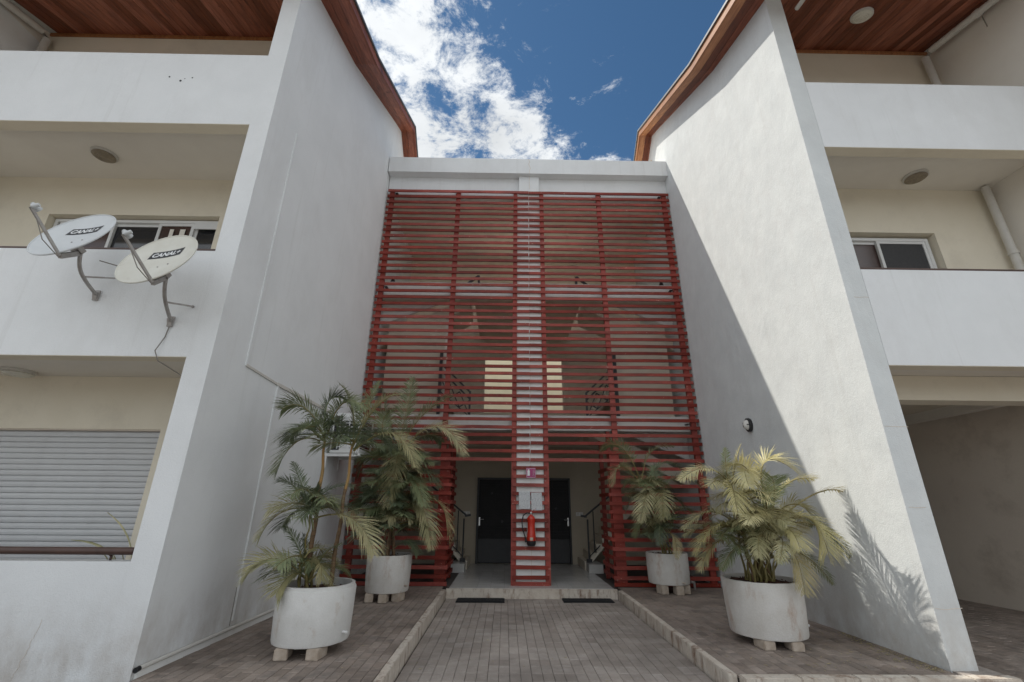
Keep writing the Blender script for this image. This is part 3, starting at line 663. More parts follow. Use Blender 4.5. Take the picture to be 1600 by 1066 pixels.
# sign, mounted sideways
t = thing('safety_sign', 'small faded magenta sign with white symbols above the notices', 'sign', loc=(.012, 9.372, 2.045))
box('sign_plate', 'sign', -.095, .095, -.004, .004, -.10, .10, t)
b = MB(); y0, y1 = -.0055, -.0042
for a in ((-.088, .088, .086, .090), (-.088, .088, -.090, -.086), (-.088, -.084, -.086, .086), (.084, .088, -.086, .086)): b.box(a[0], a[1], y0, y1, a[2], a[3])
b.box(-.070, -.022, y0, y1, -.055, .045); b.box(-.058, -.034, y0, y1, .045, .060); b.box(-.064, -.030, y0, y1, .062, .072)
b.build('white_symbol', 'inkw', t)
b = MB()
for i, z in enumerate((-.055, -.038, -.02, -.002, .014, .03, .046)):
    b.bar((.028, -.005, z-.006), (.058+.006*(i % 2), -.005, z+.006), .0012, .008, up=(0, 1, 0))
b.bar((.045, -.005, -.06), (.05, -.005, .05), .0012, .007, up=(0, 1, 0)).bar((.062, -.005, -.02), (.07, -.005, .055), .0012, .006, up=(0, 1, 0))
b.build('white_symbol', 'inkw', t)
for x, w, z, lab, rot in ((-.118, .225, 1.53, 'printed notice sheet pinned left above the fire extinguisher', 0), (.122, .215, 1.505, 'printed notice sheet with torn edge pinned right above the fire extinguisher', -.02)):
    b = MB(); n = 8
    vs = [(-w/2+w*i/n, -.003*math.sin(i*1.1)-.003*((i+k) % 3 == 0), -.165+.33*k/4) for k in range(5) for i in range(n+1)]
    b.add(vs, [(k*(n+1)+i, k*(n+1)+i+1, (k+1)*(n+1)+i+1, (k+1)*(n+1)+i) for k in range(4) for i in range(n)])
    vv = [(a_, b_+.0012, c_) for a_, b_, c_ in vs]; b.add(vv, [(k*(n+1)+i, (k+1)*(n+1)+i, (k+1)*(n+1)+i+1, k*(n+1)+i+1) for k in range(4) for i in range(n)])
    o = b.build('notice_sheet', 'paper'); o.location = (x, 9.374, z); o.rotation_euler = (0, rot, 0); tag(o, lab, 'paper', 'notices on the pillar')
# mats
for x0, x1, ya, yb, lab in ((-1.33, -.49, 8.70, 9.04, 'black ribbed rubber mat at the left of the white step'), (.53, 1.41, 8.74, 9.05, 'black ribbed rubber mat at the right of the white step')):
    t = thing('door_mat', lab, 'mat', 'rubber mats before the step')
    box('mat_base', 'rubber', x0, x1, ya, yb, PATH_Z+.003, PATH_Z+.014, t)
    b = MB(); x = x0+.01
    while x < x1-.02: b.box(x, x+.012, ya+.01, yb-.01, PATH_Z+.0135, PATH_Z+.022); x += .024
    y = ya+.01
    while y < yb-.02: b.box(x0+.01, x1-.01, y, y+.010, PATH_Z+.0135, PATH_Z+.020); y += .03
    b.build('rib', 'rubber', t)
# round bulkhead on the right wall
t = thing('wall_lamp', 'small black bulkhead lamp on the shaded part of the right wall', 'lamp', loc=(WX(7.53), 7.53, 2.74))
RX = Matrix.Rotation(-PI/2, 4, 'Y') @ Matrix.Diagonal((1.25, .85, 1, 1))
MB().lathe([(0, 0), (.085, 0), (.095, .03), (.09, .06), (.072, .062)], n=28, M4=RX).build('lamp_housing', 'black', t, smooth='auto')
MB().lathe([(.072, .055), (.06, .10), (.035, .125), (0, .132)], n=28, M4=RX).build('lamp_glass', 'pvc', t, smooth='auto')
MB().tube([(-.07, -.07, 0), (-.115, -.02, 0), (-.115, .02, 0), (-.07, .07, 0)], .008, 6).tube([(-.06, 0, .11), (-.125, 0, .03), (-.125, 0, -.03), (-.06, 0, -.11)], .008, 6).build('lamp_cage', 'black', t)

# ------------------------------------------------------------------ satellite dishes
def dish(C, th, ph, ps, mount, m, label, strut):
    C = Vector(C); n = Vector((math.sin(th)*math.cos(ph), -math.cos(th)*math.cos(ph), math.sin(ph)))
    u = Vector((0, 0, 1)).cross(n).normalized(); w = n.cross(u)
    u, w = math.cos(ps)*u+math.sin(ps)*w, -math.sin(ps)*u+math.cos(ps)*w
    ra, rb, dp = .385, .425, .055
    t = thing('satellite_dish', label, 'satellite dish', 'satellite dishes on the left parapet')
    W = lambda a, b, h: C+u*a+w*b+n*h
    sag = lambda a, b: dp*((a/ra)**2+(b/rb)**2-1)*1.0
    b = MB(); K = 40; rings = 9
    front = [W(0, 0, sag(0, 0))]; 
    for i in range(1, rings+1):
        for k in range(K):
            a_ = ra*i/rings*math.cos(2*PI*k/K); b_ = rb*i/rings*math.sin(2*PI*k/K); front.append(W(a_, b_, sag(a_, b_)))
    fs = [(0, 1+k, 1+(k+1) % K) for k in range(K)]+[(1+(i-1)*K+k, 1+(i-1)*K+(k+1) % K, 1+i*K+(k+1) % K, 1+i*K+k) for i in range(1, rings) for k in range(K)]
    nf = len(front); back = [p-n*.012 for p in front]
    fs2 = [tuple(q+nf for q in reversed(f)) for f in fs]
    o1 = 1+(rings-1)*K
    rim = [(o1+k, o1+(k+1) % K, o1+(k+1) % K+nf, o1+k+nf) for k in range(K)]
    b.add(front+back, fs+fs2+rim); b.build('reflector', m, t, smooth='auto')
    ring = [W(ra*math.cos(2*PI*k/K), rb*math.sin(2*PI*k/K), -.002) for k in range(K+1)]
    MB().tube(ring, .008, 6, cap=False).build('rim', m, t, smooth='auto')
    # printed plate and letters follow the curve of the reflector
    def onto(me, name, mm, ox, oz, dh):
        for v in me.vertices:
            cr_, sr_ = math.cos(-.24), math.sin(-.24)
            a, b_ = v.co.x*cr_-v.co.y*sr_+ox, v.co.x*sr_+v.co.y*cr_+oz
            v.co = W(a, b_, sag(a, b_)+dh)
        me.materials.clear(); me.materials.append(M[mm]); return link(name, me, t)
    hw, hh, sh = .172, .056, .012
    g = MB(); nx = 16; vs = [(-hw+2*hw*i/nx+(sh if k else -sh), -hh+2*hh*k, 0) for k in (0, 1) for i in range(nx+1)]
    # bottom edge slightly notched like the printed band
    g.add(vs, [(i, i+1, i+nx+2, i+nx+1) for i in range(nx)])
    onto(g.mesh('logo_band'), 'logo_band', 'ink', .045, .125, .002)
    lt = text_mesh('CANAL+', .1, .22, .0035)
    xs = [v.co.x for v in lt.vertices]; ys_ = [v.co.y for v in lt.vertices]; mx_, my_ = (max(xs)+min(xs))/2, (max(ys_)+min(ys_))/2
    for v in lt.vertices: v.co.x = (v.co.x-mx_)*.300/(max(xs)-min(xs)); v.co.y = (v.co.y-my_)*.066/(max(ys_)-min(ys_))
    onto(lt, 'lettering', 'inkw', .045, .125, .0045)
    bm = bmesh.new()
    bo = MB()
    for a, b_ in ((-.01, -.10), (.09, -.10)): p = W(a, b_, sag(a, b_)); bo.tube([p, p+n*.006], .008, 8)
    bo.build('bolt', 'galv', t)
    # feed arm from the lower rim forward
    low = W(.02, -rb-.01, -.03); feed = W(.02, -rb*.66, .42)
    arm = MB().bar(low, feed, .018, .024).build('feed_arm', 'galv', t)
    MB().tube([feed-n*.03+w*.02, feed+w*.05, feed+w*.05-n*.05], .022, 12).tube([feed+w*.05-n*.005, feed+w*.05-n*.06+w*.012], [.026, .034], 14).tube([feed+u*.01, feed+u*.07+w*.01], .018, 10).build('receiver_head', 'dish', t, smooth='auto')
    cab = [feed-w*.02, feed-w*.05-n*.10, low+n*.2-w*.035, low-w*.03, W(0, -rb*.6, -.10)]
    MB().tube(cab, .0045, 6).build('feed_cable', 'cable', t)
    # bracket behind, bent mast to the wall
    hub = W(0, -.12, sag(0, -.12)-.02)
    bk = hub-n*.10
    MB().bar(hub, bk, .10, .06).bar(low-n*.005, bk, .03, .05).build('dish_bracket', 'galv', t)
    mt = Vector(mount); top = bk+Vector((0, 0, .03)); knee = Vector((top.x+.0, top.y+.02, top.z-.22))
    pts = []
    for i in range(13):
        q = i/12; pts.append(top*(1-q)**3+knee*3*q*(1-q)**2+(knee+(mt-knee)*.25)*3*q*q*(1-q)+mt*q**3)
    MB().tube(pts, .0185, 12).build('mast', 'galv', t, smooth='auto')
    MB().box(mt.x-.03, mt.x+.03, mt.y-.012, mt.y+.004, mt.z-.06, mt.z+.06).bar(mt+Vector((0, -.03, .03)), mt+Vector((0, 0, -.05)), .045, .03).build('wall_plate', 'galv', t)
    mid = pts[7]
    MB().bar(mid, Vector(strut), .012, .018).tube([Vector(strut), Vector(strut)+Vector((0, .01, 0))], .016, 8).build('strut', 'galv', t)
    return low, t
l1, d1 = dish((-5.10, 4.10, 4.10), -.107, .478, .355, (-5.17, 4.648, 3.64), 'dish', 'grey white satellite dish further from the corner, beside the balcony window', (-4.98, 4.648, 3.86))
l2, d2 = dish((-4.11, 4.065, 3.803), -.139, .435, .417, (-4.25, 4.648, 3.33), 'dish_old', 'yellowed satellite dish nearest the building corner with a cable hanging down', (-4.06, 4.648, 3.52))
MB().tube([(-4.25, 4.645, 3.30), (-4.27, 4.65, 3.15), (-4.31, 4.62, 2.98), (-4.28, 4.66, 2.88), (-4.18, 4.85, 2.80), (-4.02, 4.85, 2.70)], .0055, 6).build('hanging_cable', 'cable', d2)
MB().tube([(-5.03, 4.4, 3.95), (-4.9, 4.645, 3.98), (-4.62, 4.645, 3.93), (-4.4, 4.645, 3.98), (-4.2, 4.3, 3.9)], .006, 6).build('link_cable', 'cable', d1)
b = MB()
for x, z, r in ((-5.27, 7.03, .012), (-5.10, 6.96, .016), (-4.95, 7.02, .010), (-5.05, 7.00, .006)): b.tube([(x, 4.656, z), (x, 4.665, z)], r, 8)
b.build('wall_hole', 'black', bl)

# ------------------------------------------------------------------ air conditioner on the left wall
t = thing('air_conditioner', 'white air conditioning unit on brackets half hidden by palm fronds', 'air conditioner')
x0, x1, ya, yb, z0, z1 = -3.56, -3.06, 7.95, 8.70, 2.26, 2.95
box('casing', 'white', x0, x1, ya, yb, z0, z1, t, bevel=.01)
box('side_recess', 'glass', x0+.03, x0+.16, ya-.004, ya-.0005, z0+.05, z1-.05, t)
MB().lathe([(0, 0), (.19, 0), (.19, .004), (0, .004)], (x1-.20, ya-.004, (z0+z1)/2+.02), 28, M4=Matrix.Rotation(PI/2, 4, 'X')).build('fan_opening', 'black', t)
g = MB()
for k in range(8): z = z0+.10+k*.068; g.box(x1-.38, x1-.03, ya-.018, ya-.012, z, z+.012)
for k in range(3): x = x1-.375+k*.168; g.box(x, x+.014, ya-.024, ya-.017, z0+.07, z1-.07)
g.build('fan_guard', 'white', t)
box('side_grille', 'glass', x1+.0005, x1+.004, ya+.06, yb-.12, z0+.08, z1-.08, t)
g = MB()
for k in range(9): z = z0+.10+k*.06; g.box(x1+.004, x1+.010, ya+.05, yb-.1, z, z+.008)
g.build('side_fin', 'pvc', t)
g = MB()
for y in (ya+.04, yb-.08): g.bar((-3.64, y, z0-.03), (x1+.04, y, z0-.03), .045, .05); g.bar((-3.62, y, z0-.25), (-3.62, y, z0), .04, .03)
g.bar((x1+.02, ya-.02, z0-.025), (x1+.02, yb+.03, z0-.025), .035, .045)
g.build('wall_bracket', 'white', t)

# ------------------------------------------------------------------ planters
def planter(name_label, x, y, top, r0, r1, h, m, blocks, rim=False, spout=None, block_labels=()):
    t = thing('planter', name_label, 'planter', 'white concrete planters on blocks', (x, y, 0))
    zb = top-h; n = 56; rr = random.Random(int(x*100))
    prof = [(r0*.2, zb), (r0-.03, zb), (r0-.008, zb+.006), (r0, zb+.03), (r0+(r1-r0)*.5+.003, zb+h*.5), (r1, top-.012), (r1-.008, top), (r1-.035, top), (r1-.043, top-.012), (r1-.05, top-.07), (0, top-.07)]
    b = MB().lathe(prof, n=n)
    b.v = [(v[0]*(1+.008*math.sin(3*math.atan2(v[1], v[0])+x)), v[1]*(1+.008*math.sin(3*math.atan2(v[1], v[0])+x)), v[2]+rr.uniform(-.002, .002)) for v in b.v]
    b.build('pot', m, t, smooth='auto')
    if rim:
        MB().lathe([(r1-.055, top-.05), (r1-.052, top+.03), (r1-.02, top+.03), (r1-.016, top-.01)], n=n).build('inner_rim', m, t, smooth='auto')
    s_ = MB(); vs = [(0, 0, top-.03)]; R1 = r1-.045
    for i in range(1, 7):
        for k in range(28): a = 2*PI*k/28; q = R1*i/6; vs.append((q*math.cos(a), q*math.sin(a), top-.045+.02*(1-i/6)+rr.uniform(-.012, .012)))
    s_.add(vs, [(0, 1+k, 1+(k+1) % 28) for k in range(28)]+[(1+(i-1)*28+k, 1+(i-1)*28+(k+1) % 28, 1+i*28+(k+1) % 28, 1+i*28+k) for i in range(1, 6) for k in range(28)])
    s_.build('soil', 'soil', t)
    # crumbs of soil
    cr_ = MB()
    for _ in range(60):
        a = rr.uniform(0, 2*PI); q = R1*rr.random()**.5*.97; s2 = rr.uniform(.006, .016); cx, cy = q*math.cos(a), q*math.sin(a); z = top-.03
        cr_.add([(cx-s2, cy, z), (cx, cy-s2, z-.003), (cx+s2, cy, z+.002), (cx, cy+s2, z), (cx, cy, z+s2)], [(0, 1, 4), (1, 2, 4), (2, 3, 4), (3, 0, 4)])
    cr_.build('soil_crumbs', 'soil', t, kind='stuff')
    if spout:
        a, z, mm = spout; MB().tube([((r0-.02)*math.cos(a), (r0-.02)*math.sin(a), z), ((r0+.06)*math.cos(a), (r0+.06)*math.sin(a), z-.002)], .012, 10).build('drain_spout', mm, t)
    for (bx, by, rot, hh_), lb in zip(blocks, block_labels):
        o = MB().box(-.065, .065, -.10, .10, 0, hh_-.001).build('concrete_block', 'block', bevel=.008); o.location = (x+bx, y+by, .002); o.rotation_euler = (0, 0, rot); tag(o, lb, 'block', 'small blocks lifting the planters')
    return t
# a block's height equals the gap under its pot
def bl_h(top, h): return top-h
planter('largest white concrete planter at the left, holding tall palms with a double rim', -2.53, 5.52, .60, .385, .40, .50, 'pot', [(-.16, -.26, .15, .10), (.17, -.26, -.1, .10), (.0, .22, .1, .10)], True, (-.35, .20, 'white'),
        ['pale concrete block under the left side of the front left planter', 'pale concrete block under the right side of the front left planter', 'concrete block at the back under the front left planter'])
planter('round white planter near the left slat screen, stained at its lower right edge', -2.40, 8.2, .66, .345, .365, .54, 'pot_rust', [(-.22, -.20, .2, .12), (.02, -.26, 0, .12), (.22, -.15, -.3, .12)], False, (-.5, .22, 'block'),
        ['grimy block under the left edge of the back left planter', 'middle white block under the back left planter', 'grimy block under the right edge of the back left planter'])
planter('small white planter by the right slat screen with a rusty notch in its bottom edge', 2.47, 9.0, .64, .36, .365, .50, 'pot_rust', [(-.20, -.22, .2, .14), (.06, -.28, 0, .14), (.24, -.16, -.3, .14)], False, (-1.2, .19, 'brown'),
        ['brown block under the left edge of the back right planter', 'stained middle block under the back right planter', 'brown block under the right edge of the back right planter'])
planter('wide white planter in front of the sunlit wall with brown streaks under its rim', 2.54, 5.92, .645, .405, .43, .56, 'pot_rust', [(-.20, -.27, .1, .085), (.10, -.31, -.1, .085), (.05, .2, 0, .085)], False, (-.1, .17, 'white'),
        ['stained brown block under the left side of the front right planter', 'stained brown block under the middle of the front right planter', 'block at the back under the front right planter'])

# ------------------------------------------------------------------ palms
def frond(parent, B, Cc, T, leaf, mi, seed, scale_n=1.0):
    r = random.Random(seed); B, Cc, T = Vector(B), Vector(Cc), Vector(T)
    Cc = Cc*1.0
    L = (Cc-B).length+(T-Cc).length; n = int(min(64, max(18, L/.0155))*DF[parent.name_full])
    pt = lambda q: B*(1-q)**2+Cc*2*q*(1-q)+T*q*q
    tg = lambda q: ((Cc-B)*(1-q)+(T-Cc)*q).normalized()
    # petiole and rachis
    rach = MB().tube([pt(i/10) for i in range(11)], [.0085*(1-i/10)+.0022 for i in range(11)], 5)
    side0 = tg(.5).cross(Vector((0, 0, 1)))
    if side0.length < .3: side0 = Vector((1, 0, 0))
    twist = r.uniform(-.5, .5); b = MB(); s0 = .22 if L > .5 else .12
    for i in range(n):
        q = s0+(1-s0)*(i+.5)/n; t_ = tg(q); s_ = t_.cross(Vector((0, 0, 1)))
        if s_.length < .25: s_ = side0.copy()
        s_.normalize(); nn = s_.cross(t_).normalized()
        s_ = (s_*math.cos(twist)+nn*math.sin(twist)).normalized(); nn = s_.cross(t_).normalized()
        prof = math.sin(PI*min(1, (q-s0)/(1-s0)*.86+.12))**.7
        for sg in (-1, 1):
            ll = leaf*LF[parent.name_full]*prof*r.uniform(.85, 1.12)*(1 if r.random() > .05 else .45)
            fw = .55+.75*q+r.uniform(-.12, .12); lift = .42-.15*q+r.uniform(-.16, .16)
            d = (s_*sg+t_*fw+nn*lift).normalized()
            wd = WF[parent.name_full]*.0050*(leaf/.24)**.5*r.uniform(.75, 1.2)*(0.7+.3*prof); wd = max(.0036, min(.0095, wd)); wv = t_-d*t_.dot(d); wv.normalize()
            p = pt(q); droop = r.uniform(.10, .50)*ll; vs = []
            for k, (f_, wk) in enumerate(((0, .35), (.3, 1), (.65, .85), (1, .04))):
                c_ = p+d*ll*f_-Vector((0, 0, 1))*droop*f_*f_*(1.0)
                vs += [c_-wv*wd*wk, c_+wv*wd*wk+nn*wd*.35*wk]
            b.add(vs, [(0, 1, 3, 2), (2, 3, 5, 4), (4, 5, 7, 6)])
    me = b.mesh('frond'); me.materials.append(M['leaf%d' % mi]); o = link('frond', me, parent)
    rach.build('rachis', 'petiole' if mi != 0 else 'leaf1', o)
    return o
def cane(parent, pts, r0, r1, shaft=True, m='cane'):
    pts = [Vector(p) for p in pts]; P = []; Rr = []; n = 26
    for i in range(n+1):
        q = i/n*(len(pts)-1); k = min(int(q), len(pts)-2); f_ = q-k; p = pts[k].lerp(pts[k+1], f_)
        p = p+Vector((.008*math.sin(i*.7), .008*math.cos(i*.9), 0)); P.append(p); Rr.append((r0+(r1-r0)*i/n)*(1.10 if i % 2 == 0 else .96))
    cut = int(n*.72) if shaft else n
    o = MB().tube(P[:cut+1], Rr[:cut+1], 10).build('stem', m, parent, smooth=False)
    if shaft: MB().tube(P[cut:], [r1*1.18*(1-.35*i/(n-cut)) for i in range(n-cut+1)], 10).build('crownshaft', 'crownshaft', o, smooth='auto')
    return o
LABELS = dict(FL=('tall palm with two ringed canes in the front left planter, beside the air conditioner', (-2.53, 5.52, .6)),
              BL=('bushy dark green palm in the planter before the left slat screen', (-2.40, 8.2, .64)),
              BR=('small dark palm with one orange drooping leaf before the right slat screen', (2.47, 9.0, .64)),
              FR=('wide yellowish palm clump lit by the sun in front of the right wall', (2.54, 5.92, .64)))
PALM = {k: thing('potted_palm', v[0], 'palm', 'palms in the planters') for k, v in LABELS.items()}
LF = {PALM[k].name_full: w_ for k, w_ in dict(FL=1.35, BL=1.2, BR=1.05, FR=1.25).items()}
DF = {PALM[k].name_full: w_ for k, w_ in dict(FL=1.05, BL=1.0, BR=.85, FR=1.0).items()}
WF = {PALM[k].name_full: w_ for k, w_ in dict(FL=1.2, BL=1.35, BR=1.1, FR=.95).items()}
FRONDS = {
 'FL': [
  (-2.72, 5.45, 2.14, -3.0, 5.35, 2.28, -3.09, 5.25, 1.77, 0.26, 1),
  (-2.66, 5.45, 2.14, -2.93, 5.35, 2.72, -3.17, 5.3, 2.49, 0.22, 1),
  (-2.67, 5.45, 2.17, -2.85, 5.5, 2.86, -2.48, 5.55, 2.64, 0.22, 0),
  (-2.65, 5.45, 2.17, -2.56, 5.35, 2.82, -2.16, 5.25, 2.49, 0.25, 1),
  (-2.68, 5.45, 2.14, -3.09, 5.6, 2.55, -3.23, 5.75, 2.17, 0.22, 0),
  (-2.33, 5.45, 2.06, -2.22, 5.45, 2.53, -2.13, 5.55, 2.91, 0.16, 1),
  (-2.33, 5.45, 2.06, -2.13, 5.4, 2.69, -1.79, 5.35, 2.7, 0.2, 2),
  (-2.31, 5.45, 2.03, -1.78, 5.35, 2.51, -1.52, 5.25, 1.84, 0.2, 2),
  (-2.32, 5.45, 2.05, -2.59, 5.55, 2.54, -2.92, 5.65, 2.48, 0.24, 0),
  (-2.33, 5.45, 2.06, -2.36, 5.55, 2.67, -2.67, 5.65, 2.9, 0.22, 1),
  (-2.31, 5.45, 2.05, -2.13, 5.65, 2.49, -1.96, 5.85, 2.11, 0.22, 0),
  (-2.72, 5.45, 1.38, -2.84, 5.45, 1.63, -3.01, 5.45, 1.9, 0.12, 0),
  (-2.72, 5.45, 1.38, -2.91, 5.4, 1.68, -3.07, 5.35, 1.7, 0.16, 0),
  (-2.72, 5.45, 1.38, -3.06, 5.35, 1.45, -3.14, 5.25, 1.08, 0.2, 2),
  (-2.71, 5.45, 1.38, -2.65, 5.55, 1.67, -2.27, 5.55, 1.65, 0.16, 0),
  (-2.68, 5.45, 1.27, -2.15, 5.35, 1.48, -1.89, 5.25, 0.94, 0.24, 2),
  (-2.7, 5.45, 1.35, -2.44, 5.55, 1.49, -2.26, 5.75, 1.35, 0.2, 0),
  (-2.72, 5.45, 1.35, -2.98, 5.55, 1.42, -3.1, 5.65, 1.17, 0.18, 0),
  (-2.62, 5.45, 0.64, -3.0, 5.35, 1.06, -3.2, 5.25, 0.75, 0.24, 2),
  (-2.6, 5.45, 0.64, -2.75, 5.45, 0.97, -2.95, 5.45, 1.19, 0.14, 0),
  (-2.62, 5.45, 0.67, -2.77, 5.3, 0.84, -2.83, 5.2, 0.57, 0.2, 2),
  (-2.61, 5.45, 0.67, -2.44, 5.25, 1.0, -2.39, 5.2, 0.7, 0.18, 2),
  (-2.6, 5.45, 0.64, -2.54, 5.45, 0.96, -2.31, 5.45, 1.03, 0.16, 1),
  (-2.6, 5.45, 0.64, -2.72, 5.5, 0.95, -2.77, 5.5, 1.11, 0.14, 0),
  (-2.6, 5.45, 0.64, -3.02, 5.6, 0.87, -3.25, 5.75, 0.63, 0.2, 1),
  (-2.59, 5.45, 0.67, -2.43, 5.55, 0.88, -2.26, 5.65, 0.71, 0.15, 1),
 ],
 'BL': [
  (-2.44, 8.2, 2.22, -1.72, 8.1, 3.28, -1.21, 8.0, 2.24, 0.34, 2),
  (-2.44, 8.2, 2.22, -2.17, 8.2, 3.08, -1.52, 8.2, 3.35, 0.34, 1),
  (-2.46, 8.2, 2.22, -2.34, 8.2, 3.02, -2.3, 8.3, 3.72, 0.3, 1),
  (-2.49, 8.2, 2.21, -2.69, 8.2, 2.96, -2.85, 8.2, 3.49, 0.3, 0),
  (-2.46, 8.2, 2.22, -2.85, 8.2, 2.84, -3.11, 8.3, 2.39, 0.32, 0),
  (-2.44, 8.2, 2.22, -2.31, 7.9, 2.46, -2.42, 7.7, 1.4, 0.32, 2),
  (-2.4, 8.2, 2.05, -2.03, 8.1, 2.26, -1.61, 8.0, 1.71, 0.28, 0),
  (-2.48, 8.2, 2.16, -3.07, 8.3, 2.5, -3.11, 8.3, 1.89, 0.3, 0),
  (-2.44, 8.2, 1.94, -2.03, 7.9, 2.03, -1.82, 7.7, 1.42, 0.26, 1),
  (-2.46, 8.2, 2.22, -1.98, 8.4, 2.88, -1.72, 8.6, 2.55, 0.3, 0),
  (-2.53, 8.2, 2.16, -2.93, 8.0, 2.97, -2.45, 7.9, 3.02, 0.3, 1),
  (-2.37, 8.2, 1.21, -1.87, 8.0, 1.88, -1.68, 7.9, 0.76, 0.3, 2),
  (-2.33, 8.2, 1.31, -1.5, 8.1, 1.94, -1.4, 8.0, 0.81, 0.28, 4),
  (-2.44, 8.2, 1.31, -2.85, 8.2, 1.78, -3.06, 8.2, 1.36, 0.3, 0),
  (-2.43, 8.2, 1.21, -2.66, 8.0, 1.62, -2.79, 7.9, 0.94, 0.26, 0),
  (-2.39, 8.2, 1.01, -2.32, 7.9, 1.41, -2.4, 7.8, 1.2, 0.22, 2),
  (-2.41, 8.2, 1.21, -2.34, 8.2, 1.73, -2.08, 8.2, 1.94, 0.3, 0),
  (-2.4, 8.2, 0.91, -2.03, 8.2, 1.31, -1.88, 8.3, 0.95, 0.24, 0),
  (-2.41, 8.2, 1.01, -2.81, 8.3, 1.2, -2.94, 8.4, 0.79, 0.24, 1),
  (-2.38, 8.2, 0.71, -2.09, 8.1, 1.02, -1.93, 8.1, 0.67, 0.2, 0),
  (-2.45, 8.2, 0.71, -2.62, 8.1, 1.01, -2.75, 8.1, 0.74, 0.2, 0),
  (-2.43, 8.2, 1.41, -2.11, 7.8, 1.92, -2.24, 7.6, 1.71, 0.28, 1),
  (-2.45, 8.2, 1.41, -2.67, 8.3, 2.0, -2.96, 8.3, 2.0, 0.3, 0),
 ],
 'BR': [
  (2.06, 8.75, 1.81, 1.78, 8.65, 2.81, 1.28, 8.55, 2.43, 0.3, 1),
  (2.06, 8.75, 1.81, 2.16, 8.75, 2.63, 2.74, 8.75, 2.52, 0.28, 1),
  (2.05, 8.75, 1.82, 1.57, 8.55, 2.46, 1.44, 8.45, 1.77, 0.26, 2),
  (2.1, 8.75, 1.81, 2.52, 8.75, 2.49, 2.88, 8.75, 2.04, 0.3, 0),
  (2.21, 8.75, 1.45, 2.35, 8.75, 1.9, 2.3, 8.75, 2.16, 0.26, 0),
  (2.18, 8.75, 1.67, 2.05, 8.35, 1.82, 1.8, 8.15, 1.18, 0.3, 2),
  (2.23, 8.75, 1.65, 2.36, 8.35, 1.88, 2.19, 8.15, 1.22, 0.3, 2),
  (2.22, 8.75, 1.61, 2.8, 8.75, 2.2, 3.17, 8.75, 1.77, 0.3, 0),
  (2.23, 8.75, 1.01, 2.28, 8.45, 1.34, 2.15, 8.35, 0.81, 0.2, 0),
  (2.29, 8.75, 0.9, 2.54, 8.45, 1.18, 2.43, 8.35, 0.59, 0.16, 4),
  (2.28, 8.75, 1.01, 2.72, 8.75, 1.56, 2.95, 8.75, 1.34, 0.24, 1),
  (2.22, 8.75, 1.61, 1.9, 8.85, 2.14, 1.49, 8.95, 2.14, 0.28, 0),
  (2.21, 8.75, 1.01, 1.96, 8.65, 1.39, 1.82, 8.65, 0.91, 0.22, 1),
  (2.2, 8.75, 0.96, 2.6, 8.85, 1.23, 2.89, 8.85, 0.96, 0.2, 0),
  (2.13, 8.75, 1.67, 1.9, 8.75, 1.72, 1.72, 8.75, 1.33, 0.26, 0),
  (2.23, 8.75, 1.45, 2.5, 8.55, 1.78, 2.7, 8.45, 1.4, 0.26, 0),
 ],
 'FR': [
  (2.29, 5.8, 1.64, 2.27, 5.8, 1.93, 2.31, 5.8, 2.15, 0.1, 1),
  (2.31, 5.8, 1.64, 2.41, 5.8, 1.99, 2.52, 5.8, 2.19, 0.16, 3),
  (2.7, 5.8, 1.64, 2.67, 5.75, 2.23, 3.09, 5.7, 1.87, 0.3, 3),
  (2.3, 5.8, 1.72, 2.06, 5.8, 2.05, 1.64, 5.7, 1.74, 0.18, 3),
  (2.29, 5.8, 1.68, 2.19, 5.5, 1.81, 2.12, 5.35, 1.37, 0.2, 3),
  (2.4, 5.8, 1.13, 2.04, 5.8, 1.6, 1.62, 5.7, 1.19, 0.22, 2),
  (2.39, 5.8, 1.09, 2.03, 5.65, 1.45, 1.64, 5.5, 0.94, 0.24, 3),
  (2.39, 5.8, 1.09, 2.09, 6.0, 1.38, 1.73, 6.0, 1.09, 0.2, 2),
  (2.42, 5.8, 1.06, 1.94, 5.7, 1.2, 1.72, 5.6, 0.76, 0.18, 2),
  (2.5, 5.8, 1.06, 2.4, 5.4, 1.53, 2.13, 5.2, 1.26, 0.18, 3),
  (2.72, 5.8, 1.38, 3.07, 5.9, 1.86, 3.44, 5.9, 1.78, 0.22, 3),
  (2.88, 5.8, 1.33, 3.87, 5.8, 2.04, 3.87, 5.75, 1.18, 0.13, 4),
  (2.8, 5.8, 1.23, 3.25, 5.65, 1.57, 3.16, 5.5, 0.88, 0.27, 3),
  (2.89, 5.8, 1.24, 3.5, 5.9, 1.39, 3.75, 5.9, 0.74, 0.12, 1),
  (2.8, 5.8, 0.96, 3.12, 5.8, 0.99, 3.33, 5.8, 0.6, 0.12, 1),
  (2.67, 5.8, 0.99, 2.84, 5.5, 1.18, 2.71, 5.35, 0.57, 0.2, 4),
  (2.65, 5.8, 1.03, 2.81, 5.5, 1.39, 2.72, 5.3, 1.0, 0.2, 3),
  (2.64, 5.8, 1.17, 2.87, 5.9, 1.69, 2.7, 5.9, 1.88, 0.22, 2),
  (2.65, 5.8, 1.24, 2.58, 6.0, 1.85, 2.29, 6.1, 1.81, 0.24, 2),
  (2.74, 5.8, 1.27, 2.85, 5.7, 1.75, 2.72, 5.6, 1.79, 0.22, 1),
  (2.56, 5.8, 0.96, 2.38, 5.6, 1.38, 2.02, 5.4, 1.18, 0.2, 1),
  (2.57, 5.8, 1.03, 2.6, 5.5, 1.46, 2.63, 5.3, 1.26, 0.2, 2),
  (2.66, 5.8, 1.1, 3.25, 6.0, 1.46, 3.43, 6.1, 1.23, 0.22, 1),
  (2.51, 5.8, 0.89, 2.24, 5.7, 1.17, 1.96, 5.6, 0.77, 0.15, 1),
